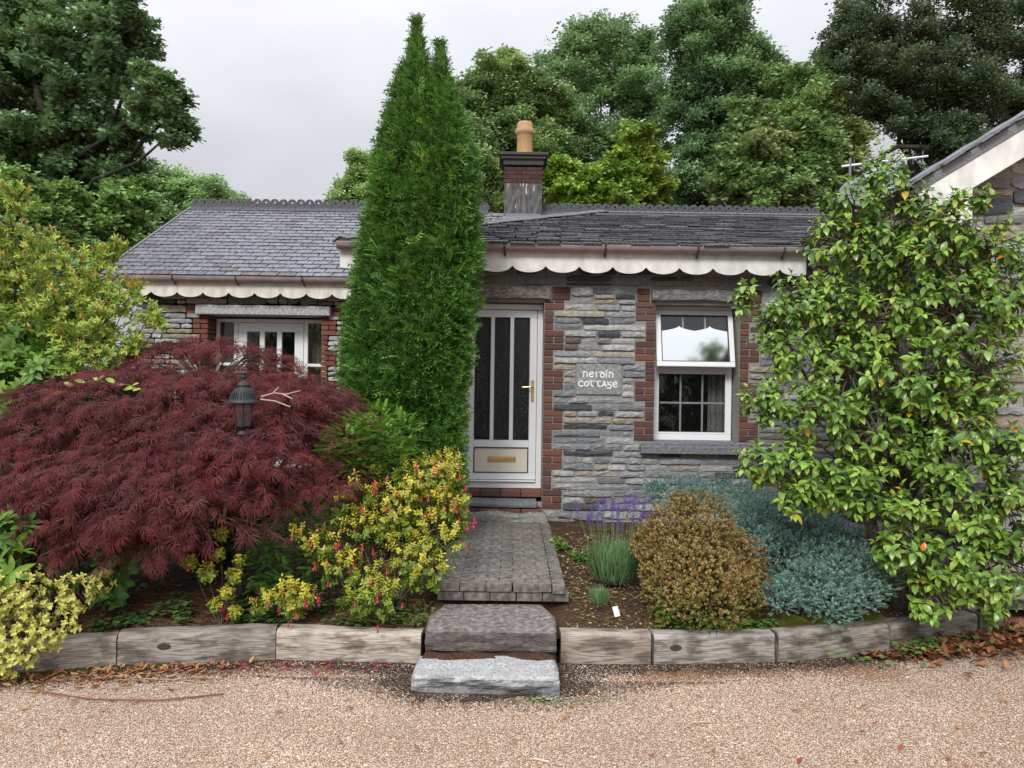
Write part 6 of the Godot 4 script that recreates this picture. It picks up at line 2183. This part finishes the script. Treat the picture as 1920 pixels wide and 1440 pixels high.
func build_litter() -> void:
	rng.seed = 361
	var lm := leafmat(0.7, Color(0.15, 0.15, 0.15))
	var b := MB.new()
	b.sg = 0
	add_leaf(b, Transform3D(Basis(Vector3.RIGHT, -PI / 2), Vector3.ZERO), 1.0, 0.5, 4, -0.5, 0.5, 0.45)
	var dead := b.done()
	scatter("leaf_litter", "heap of dry red-brown fallen leaves at the foot of the camellia edging", "fallen leaves", dead, lm, 1500, func() -> Vector3:
		var x := 2.55 + pow(rng.randf(), 0.7) * 1.7
		var z: float = bed_front(x) + 0.02 + absf(rng.randfn(0.0, 0.17)) * smoothstep(2.4, 3.3, x)
		return Vector3(x, rf(0.01, 0.05) * smoothstep(2.7, 3.4, x) + 0.012, z), [Color(0.3, 0.11, 0.05), Color(0.22, 0.08, 0.04), Color(0.42, 0.2, 0.09), Color(0.14, 0.06, 0.04)], 0.045, 0.085, 0.8)
	scatter("leaf_litter", "loose brown leaf and needle litter on gravel beside the rotten sleeper", "fallen leaves", dead, lm, 420, func() -> Vector3:
		var x := rng.randfn(-2.5, 0.42)
		return Vector3(x, 0.012, bed_front(x) + 0.05 + absf(rng.randfn(0.0, 0.16))), [Color(0.34, 0.16, 0.07), Color(0.26, 0.1, 0.05), Color(0.5, 0.3, 0.14)], 0.02, 0.06, 0.5)
	var straw := MB.new()
	straw.tube([Vector3(-0.5, 0, 0), Vector3(0, 0.06, 0.08), Vector3(0.5, 0, 0)], [0.018, 0.018, 0.012], 3, false)
	scatter("needle_litter", "brown needle and stalk litter strewn over the soil below the maple", "plant litter", straw.done(), lm, 5200, func() -> Vector3:
		var x := rf(-3.1, -0.7) 
		var z: float = bed_front(x) - 0.1 - absf(rng.randfn(0.0, 0.3))
		return Vector3(x, soil_y(x, z) + rf(0.002, 0.02), z), [Color(0.16, 0.075, 0.04), Color(0.24, 0.12, 0.06), Color(0.1, 0.05, 0.03), Color(0.32, 0.2, 0.11)], 0.03, 0.085, 0.3)
	scatter("bed_litter", "brown leaf crumbs and straw strewn over the soil round the lavender", "plant litter", dead, lm, 7500, func() -> Vector3:
		var x := rf(0.42, 3.3)
		var z: float = bed_front(x) - rf(0.1, 2.6)
		return Vector3(x, soil_y(x, z) + 0.006, z), [Color(0.24, 0.15, 0.08), Color(0.36, 0.25, 0.12), Color(0.14, 0.09, 0.055), Color(0.42, 0.33, 0.2)], 0.01, 0.034, 0.5)
	var crumb := whorl_mesh(5, 0.6, 0.5, 1.2, 1.6, 0.1)
	scatter("soil_crumbs", "dark soil crumbs washed out over the gravel in front of the edging", "soil crumbs", crumb, leafmat(0.95, Color(0.02, 0.02, 0.02)), 15000, func() -> Vector3:
		var x := rf(-3.6, 3.4)
		var z: float = bed_front(x) + 0.1 + absf(rng.randfn(0.0, 0.09))
		if rng.randf() < 0.5:
			x = rng.randfn(-0.14, 0.55)
			z = -5.34 + 0.3 + absf(rng.randfn(0.12, 0.17)) * smoothstep(1.5, 0.4, absf(x + 0.14))
			if x > -0.63 and x < 0.34 and z < -4.8:
				return Vector3.ZERO
		if z > -4.5:
			return Vector3.ZERO
		return Vector3(x, rf(0.006, 0.011), z), [Color(0.09, 0.065, 0.045), Color(0.13, 0.1, 0.07), Color(0.07, 0.05, 0.04)], 0.006, 0.013, 0.3)
	# fallen fuchsia flowers
	scatter("fallen_petals", "crimson fallen fuchsia flowers on the gravel at the foot of the pale sleeper", "fallen flowers", whorl_mesh(4, 0.5, 0.3, 0.9, 1.6, 0.3), lm, 46, func() -> Vector3:
		var x := rf(-1.8, -0.5)
		return Vector3(x, 0.016, bed_front(x) + 0.03 + absf(rng.randfn(0.0, 0.13))), [Color(0.42, 0.03, 0.07), Color(0.35, 0.02, 0.09)], 0.025, 0.045, 0.5)
	scatter("scattered_leaves", "single red and orange fallen leaves dotted over the open gravel", "fallen leaves", dead, lm, 70, func() -> Vector3:
		return Vector3(rf(-3.4, 3.8), 0.014, rf(-5.0, -3.9)), [Color(0.3, 0.06, 0.05), Color(0.4, 0.2, 0.07), Color(0.24, 0.09, 0.05)], 0.022, 0.05, 0.3)
	# ground cover
	var ivy := MB.new()
	ivy.sg = 0
	for k in 4:
		add_leaf(ivy, aim(Vector3(0, 0, 0), Vector3(cos(k * 1.6), 0.35, sin(k * 1.6)), Vector3.UP), 1.0, 0.85, 3, 0.4, 0.2, 0.35)
	scatter("ground_ivy", "dark green ivy creeping over soil between maple and sleepers", "ground cover", ivy.done(), leafmat(0.4, Color(0.25, 0.25, 0.25)), 1500, func() -> Vector3:
		var x := rf(-2.9, -0.75)
		var z: float = bed_front(x) - 0.12 - absf(rng.randfn(0.12, 0.25))
		if noise.get_noise_3d(x * 60, 0, z * 60) < 0.02:
			return Vector3.ZERO
		return Vector3(x, soil_y(x, z) + rf(0.01, 0.07), z), [Color(0.05, 0.12, 0.03), Color(0.08, 0.17, 0.04), Color(0.11, 0.2, 0.05)], 0.018, 0.035, 0.5)
	scatter("ground_weeds", "low green weeds along the sleeper before the orange mound", "ground cover", ivy.done(), leafmat(0.45, Color(0.3, 0.3, 0.3)), 620, func() -> Vector3:
		var x := rf(1.2, 1.95)
		var z: float = bed_front(x) - rf(0.1, 0.2)
		return Vector3(x, soil_y(x, z) + rf(0.0, 0.07), z), [Color(0.09, 0.19, 0.04), Color(0.13, 0.24, 0.05)], 0.014, 0.026, 0.6)
	scatter("gravel_weeds", "green weeds growing out of the leaf heap by the stub timber", "ground cover", ivy.done(), leafmat(0.45, Color(0.3, 0.3, 0.3)), 260, func() -> Vector3:
		var x := rng.randfn(3.35, 0.42)
		return Vector3(x, rf(0.01, 0.1), bed_front(x) + 0.06 + absf(rng.randfn(0.0, 0.1))), [Color(0.12, 0.24, 0.05), Color(0.17, 0.3, 0.07)], 0.016, 0.034, 0.7)
	scatter("gravel_clover", "flat pale green seedlings on gravel at the corner of the lowest step", "ground cover", ivy.done(), leafmat(0.5, Color(0.3, 0.3, 0.3)), 130, func() -> Vector3:
		return Vector3(rng.randfn(0.3, 0.16), 0.014, -4.76 + absf(rng.randfn(0.0, 0.05))), [Color(0.22, 0.3, 0.13), Color(0.28, 0.33, 0.18)], 0.006, 0.013, 0.3)
	scatter("step_weeds", "feathery green seedlings and moss beside the purplish step, fuchsia side", "ground cover", whorl_mesh(6, 1.0, 0.3, 0.3, 1.3, 0.3, 2), leafmat(0.5, Color(0.3, 0.3, 0.3)), 170, func() -> Vector3:
		var x := rng.randfn(-0.68, 0.08)
		var z := -5.5 - absf(rng.randfn(0.0, 0.14))
		return Vector3(x, soil_y(x, z) + rf(0.0, 0.05), z), [Color(0.17, 0.22, 0.06), Color(0.24, 0.24, 0.08), Color(0.12, 0.2, 0.05)], 0.014, 0.03, 0.6)
	# moss cushions
	var tuft := tuft_mesh(9, 0.55)
	scatter("moss_cushion", "long olive green cushion of moss along the top of the dark sleeper", "moss", tuft, leafmat(0.9, Color(0.2, 0.2, 0.2)), 16000, func() -> Vector3:
		var x := rf(1.92, 2.86)
		var w := rf(-1, 1)
		var z: float = bed_front(x) - 0.19 + w * 0.075
		var h := 0.05 * sqrt(1.0 - w * w) * smoothstep(1.9, 2.05, x) * smoothstep(2.88, 2.7, x) * (0.8 + noise.get_noise_2d(x * 120, z * 120) * 0.9)
		return Vector3(x, 0.2 + h, z), [Color(0.15, 0.155, 0.022), Color(0.11, 0.12, 0.02), Color(0.2, 0.19, 0.03)], 0.009, 0.019, 0.5)
	scatter("bed_moss", "thin green and yellow moss over the soil beside the path", "moss", tuft, leafmat(0.9, Color(0.2, 0.2, 0.2)), 15000, func() -> Vector3:
		var x := rf(0.42, 1.9)
		var z: float = rf(-8.4, -5.5)
		var k := noise.get_noise_3d(x * 50 + 40, 0, z * 50)
		if k < -0.02 and x > 0.56 + k * 0.3 and z < bed_front(x) - 0.3 + k * 0.3 or z > bed_front(x) - 0.12:
			return Vector3.ZERO
		return Vector3(x, soil_y(x, z), z), [Color(0.2, 0.19, 0.035), Color(0.3, 0.23, 0.07), Color(0.15, 0.18, 0.035)], 0.007, 0.015, 0.5)
	scatter("foot_moss", "green moss on the gravel at the foot of the wavy-grained sleeper", "moss", tuft, leafmat(0.9, Color(0.2, 0.2, 0.2)), 2200, func() -> Vector3:
		var x := rf(-3.3, -2.3)
		return Vector3(x, 0.008, bed_front(x) + 0.02 + absf(rng.randfn(0.0, 0.04))), [Color(0.09, 0.09, 0.025), Color(0.13, 0.11, 0.03)], 0.008, 0.016, 0.5)
	scatter("herb_seedlings", "small fresh green seedlings between the path and tall lavender", "ground cover", whorl_mesh(5, 1.0, 0.45, 0.5, 1.3, 0.3, 2), leafmat(0.45, Color(0.4, 0.4, 0.4)), 60, func() -> Vector3:
		var k := rng.randi() % 3
		var c: Vector3 = [Vector3(0.47, 0, -7.3), Vector3(0.64, 0, -7.0), Vector3(1.14, 0, -5.65)][k]
		var x := c.x + rng.randfn(0.0, 0.05)
		var z := c.z + rng.randfn(0.0, 0.07)
		return Vector3(x, soil_y(x, z) + rf(0.01, 0.09), z), [Color(0.15, 0.3, 0.06), Color(0.2, 0.35, 0.08)], 0.03, 0.055, 0.4)
# ---------------------------------------------------------------- trees
func clump_mesh(n: int, l: float, w: float, droop: float) -> ArrayMesh:        # loose handful of leaves within a unit ball
	var b := MB.new()
	b.sg = 0
	for i in n:
		var p := rv() * pow(rng.randf(), 0.45)
		var d := (p * 0.8 + rv() + Vector3(0, -droop, 0)).normalized()
		var xf := aim(p, d, Vector3.UP + rv() * 0.7)
		var ll := l * rf(0.75, 1.25)
		var ww := w * rf(0.8, 1.2) * 0.5
		var a := xf * Vector3(-ww, ll * 0.45, 0.04)
		var c := xf * Vector3(ww, ll * 0.45, 0.04)
		var tip := xf * Vector3(0, ll, -0.1 * ll)
		var k := Color.WHITE * rf(0.75, 1.25)
		b.tric(xf.origin, a, tip, k, k, k)
		b.tric(xf.origin, tip, c, k, k, k)
	return b.done()


func tree(called: String, label: String, lobes: Array, base: Vector3, r0: float, cols: Array, per: float, size: float, mesh: Mesh, gaps: float, sd: int, bark: Material, fork := 0.45, inner := 0.3, group := "") -> Node3D:
	rng.seed = sd
	var t := thing(called, label, "tree", base, group)
	var inv := Transform3D(Basis.IDENTITY, -base)
	var xfs := []
	var cc := []
	var mid := Vector3.ZERO
	for o in lobes:
		mid += Vector3(o[0], o[1], o[2]) / lobes.size()
	for o in lobes:
		var own := mixc(cols)
		var c := Vector3(o[0], o[1], o[2])
		for q in 15 + int(o[3] * 16):      # leafy branchlets that leave the lump in all directions, with air between
			var d := (rv() + Vector3(0, 0.12, 0)).normalized()
			var l: float = o[3] * (rf(0.5, 1.2) if rng.randf() > 0.16 else rf(1.2, 1.65))
			var tone := rf(0.72, 1.28)
			var from: Vector3 = c + rv() * o[3] * 0.25
			var to: Vector3 = c + d * l + Vector3(0, -0.08 * l, 0)
			for i in int(per * 0.13 * l) + 3:
				var u := sqrt(rf(0.08, 1.0))
				var p = from.lerp(to, u) + rv() * o[3] * 0.17 * rf(0.3, 1.0) * Vector3(1, 0.6, 1)
				if noise.get_noise_3d(p.x * 26 + sd, p.y * 26, p.z * 26) < gaps:
					continue
				xfs.append(inv * Transform3D(Basis(rv(), rf(0, 0.5)).rotated(Vector3.UP, rf(0, TAU)).scaled(Vector3(1, 0.7, 1) * size * rf(0.45, 0.95)), p))
				cc.append(own.lerp(mixc(cols), 0.6) * tone)
	many("crown", mesh, leafmat(0.5, Color(0.5, 0.5, 0.5)), xfs, cc, t)
	var b := MB.new()
	b.sg = 0
	var head := base.lerp(mid, 0.85)
	head.x += rf(-0.2, 0.2)
	var tp := []
	var tr := []
	for k in 7:
		var u := k / 6.0
		tp.append(base.lerp(head, u) + Vector3(sin(u * 5.0 + sd) * 0.12, 0, cos(u * 4.0 + sd) * 0.12) * u)
		tr.append(r0 * (1.0 - 0.72 * u))
	b.tube(tp, tr, 8)
	put("trunk", b.done(), bark, t, inv)
	b = MB.new()
	b.sg = 0
	for o in lobes:
		var e := Vector3(o[0], o[1], o[2])
		var k := clampf((e.y - base.y) / maxf(0.1, head.y - base.y) - 0.3, 0.1, 0.95)
		var s: Vector3 = tp[int(k * 6)].lerp(tp[mini(int(k * 6) + 1, 6)], k * 6 - int(k * 6))
		var l := s.distance_to(e)
		var m1 := s.lerp(e, 0.35) + Vector3(rf(-0.1, 0.1), rf(-0.02, 0.14), rf(-0.1, 0.1)) * l
		var m2 := s.lerp(e, 0.72) + Vector3(rf(-0.1, 0.1), rf(0.0, 0.14), rf(-0.1, 0.1)) * l
		var rr := r0 * 0.34 * rf(0.6, 1.0)
		b.tube([s, m1, m2, e], [rr, rr * 0.72, rr * 0.45, rr * 0.15], 5, false)
		for q in 4:
			var g: Vector3 = in_lobe(o, 0.7)[0]
			b.tube([m2.lerp(e, 0.5 + q * 0.12), e.lerp(g, 0.5) + rv() * o[3] * 0.15, g], [rr * 0.25, rr * 0.16, rr * 0.06], 4, false)
	put("limbs", b.done(), bark, t, inv)
	return t


func build_trees() -> void:
	rng.seed = 401
	var broad := clump_mesh(15, 0.62, 0.5, 0.4)
	var small := clump_mesh(22, 0.42, 0.28, 0.2)
	var darkbark := mat(Color(0.07, 0.058, 0.045), 0.95, T.streak, Vector3(2, 0.6, 2))
	var greybark := mat(Color(0.3, 0.28, 0.24), 0.9, T.streak, Vector3(2, 0.6, 2))
	tree("sycamore_tree", "big dark sycamore with an outstretched leafy bough beyond the gable end", SYCAMORE_LOBES, Vector3(-11.0, 0, -16.5), 0.34, [Color(0.173, 0.29, 0.139), Color(0.23, 0.364, 0.161), Color(0.143, 0.247, 0.122), Color(0.304, 0.437, 0.174)], 300, 0.26, broad, -0.12, 411, darkbark)
	tree("hedgerow_tree", "lower mid-green bushy tree in front of the dark sycamore", LOWGREEN_LOBES, Vector3(-8.7, 0, -14.6), 0.16, [Color(0.293, 0.463, 0.152), Color(0.399, 0.554, 0.18), Color(0.213, 0.347, 0.123)], 260, 0.26, broad, -0.4, 412, darkbark, 0.3)
	tree("hedge_bush", "bright green leafy bush behind the bronze-tipped shrub, past the gable end", HEDGE_LOBES, Vector3(-7.4, 0, -11), 0.08, [Color(0.195, 0.326, 0.121), Color(0.279, 0.403, 0.158), Color(0.157, 0.267, 0.103)], 240, 0.24, broad, -0.5, 422, darkbark)
	tree("distant_tree", "distant pale green rounded tree seen over the slate verge", FARLEFT_LOBES, Vector3(-10.8, 1.2, -26.5), 0.3, [Color(0.348, 0.495, 0.22), Color(0.439, 0.584, 0.259), Color(0.29, 0.437, 0.197)], 170, 0.4, small, -0.6, 413, darkbark)
	tree("woodland_tree", "small light green tree peeping out behind the tall conifer, open-sky side", BACKSMALL_LOBES, Vector3(-4.6, 1.2, -24.5), 0.16, [Color(0.445, 0.604, 0.233), Color(0.325, 0.466, 0.21), Color(0.542, 0.692, 0.274)], 150, 0.3, small, -0.25, 414, darkbark, 0.45, 0.3, "woodland trees behind the cottage")
	tree("woodland_tree", "green tree right behind the tall conifer and chimney pot", TREEA_LOBES, Vector3(-0.5, 1.0, -22), 0.24, [Color(0.24, 0.379, 0.149), Color(0.325, 0.464, 0.181), Color(0.199, 0.312, 0.126), Color(0.458, 0.554, 0.205)], 190, 0.34, small, -0.22, 415, darkbark, 0.45, 0.3, "woodland trees behind the cottage")
	tree("woodland_tree", "tall airy grey-green tree with slender pale stems above the chimney", TREEB_LOBES, Vector3(2.6, 1.2, -24), 0.24, [Color(0.273, 0.41, 0.186), Color(0.344, 0.494, 0.226), Color(0.219, 0.342, 0.155)], 165, 0.36, small, -0.12, 416, greybark, 0.45, 0.3, "woodland trees behind the cottage")
	tree("woodland_tree", "tallest tree with ivy-clad dark trunk cut off by the picture's top edge", TREEI_LOBES, Vector3(5.0, 0.8, -20.8), 0.32, [Color(0.222, 0.355, 0.164), Color(0.291, 0.437, 0.203), Color(0.181, 0.286, 0.129)], 190, 0.32, small, -0.14, 417, darkbark, 0.45, 0.3, "woodland trees behind the cottage")
	tree("yellow_maple_tree", "yellow-green maple foliage just above the ridge beside the chimney", YELLOW_LOBES, Vector3(2.0, 0.5, -18.6), 0.14, [Color(0.3, 0.45, 0.075), Color(0.22, 0.37, 0.065), Color(0.4, 0.5, 0.09)], 260, 0.26, broad, -0.3, 418, darkbark)
	tree("woodland_tree", "mid-green broad tree above the wing roof between ivy trunk and dark oak", MID_LOBES, Vector3(6.6, 0.5, -19.2), 0.26, [Color(0.239, 0.392, 0.139), Color(0.314, 0.469, 0.167), Color(0.185, 0.31, 0.117), Color(0.436, 0.483, 0.188)], 210, 0.3, broad, -0.24, 419, darkbark, 0.45, 0.3, "woodland trees behind the cottage")
	var oak := tree("evergreen_oak_tree", "dark spreading evergreen oak with arching bare limbs above the gable roof", DARK_LOBES, Vector3(11.8, 0.5, -20), 0.45, [Color(0.102, 0.167, 0.0892), Color(0.141, 0.214, 0.107), Color(0.0818, 0.134, 0.077), Color(0.197, 0.228, 0.118)], 190, 0.28, small, -0.08, 420, darkbark)
	var b := MB.new()
	b.sg = 0
	var inv := Transform3D(Basis.IDENTITY, -oak.position)
	for e in [[Vector3(11.6, 6.6, -19.4), Vector3(11.0, 7.5, -19.2), Vector3(10.3, 8.0, -19.2), Vector3(9.6, 8.05, -19.3), Vector3(9.0, 7.7, -19.4), Vector3(8.5, 7.1, -19.5)], [Vector3(11.4, 7.2, -19.6), Vector3(11.0, 8.4, -19.6), Vector3(10.2, 9.1, -19.6), Vector3(9.2, 9.3, -19.7)], [Vector3(12.0, 7.0, -19.8), Vector3(12.1, 8.5, -19.8), Vector3(12.6, 9.6, -19.8)]]:
		b.tube(e, [0.1, 0.085, 0.07, 0.06, 0.045, 0.025], 7, false)
	put("bough", b.done(), darkbark, oak, inv)
	tree("thicket", "low green thicket closing the gaps along the ridge behind the cottage", BACKLOW_LOBES, Vector3(4.5, 1.5, -26), 0.1, [Color(0.194, 0.293, 0.123), Color(0.262, 0.358, 0.148)], 150, 0.36, small, -0.5, 421, darkbark)
	# ivy on the trunk
	rng.seed = 430
	var t := thing("ivy", "dark ivy climbing the trunk of the tallest woodland tree", "ivy", Vector3(4.85, 0.8, -20.5))
	inv = Transform3D(Basis.IDENTITY, -t.position)
	var xfs := []
	var cc := []
	for i in 700:
		var y := rf(4.5, 10.3)
		var a := rf(0, TAU)
		var r := rf(0.25, 0.5)
		xfs.append(inv * Transform3D(Basis(rv(), rf(0, TAU)).scaled(Vector3.ONE * rf(0.18, 0.3)), Vector3(4.95 + 0.05 * sin(y) + cos(a) * r, y, -20.7 + sin(a) * r)))
		cc.append(mixc([Color(0.025, 0.06, 0.022), Color(0.04, 0.085, 0.028)]))
	many("foliage", small, leafmat(0.4, Color(0.2, 0.2, 0.2)), xfs, cc, t)
func _ready() -> void:
	var cam := Camera3D.new()
	cam.name = "camera"
	cam.position = EYE
	cam.rotation = Vector3(0, 0, 0.014)
	cam.fov = 53.13
	cam.near = 0.05
	cam.far = 500.0
	add_child(cam)
	cam.current = true
	make_sky()
	var sun := DirectionalLight3D.new()
	sun.name = "sun"
	sun.light_energy = 0.5
	sun.light_angular_distance = 18.0
	sun.light_color = Color(1.0, 0.985, 0.96)
	sun.shadow_enabled = true
	sun.look_at_from_position(Vector3(-1.6, 4.2, 5.0), Vector3.ZERO)
	add_child(sun)
	noise.seed = 3
	noise.noise_type = FastNoiseLite.TYPE_SIMPLEX_SMOOTH
	noise.frequency = 0.05
	noise.fractal_octaves = 3
	make_materials()
	build_ground()
	build_cottage()
	build_path()
	build_edging()
	build_plaque()
	build_lantern()
	build_bits()
	build_trees()
	build_cypress()
	build_azalea()
	build_camellia()
	build_maple()
	build_fuchsia()
	build_low_shrubs()
	build_litter()
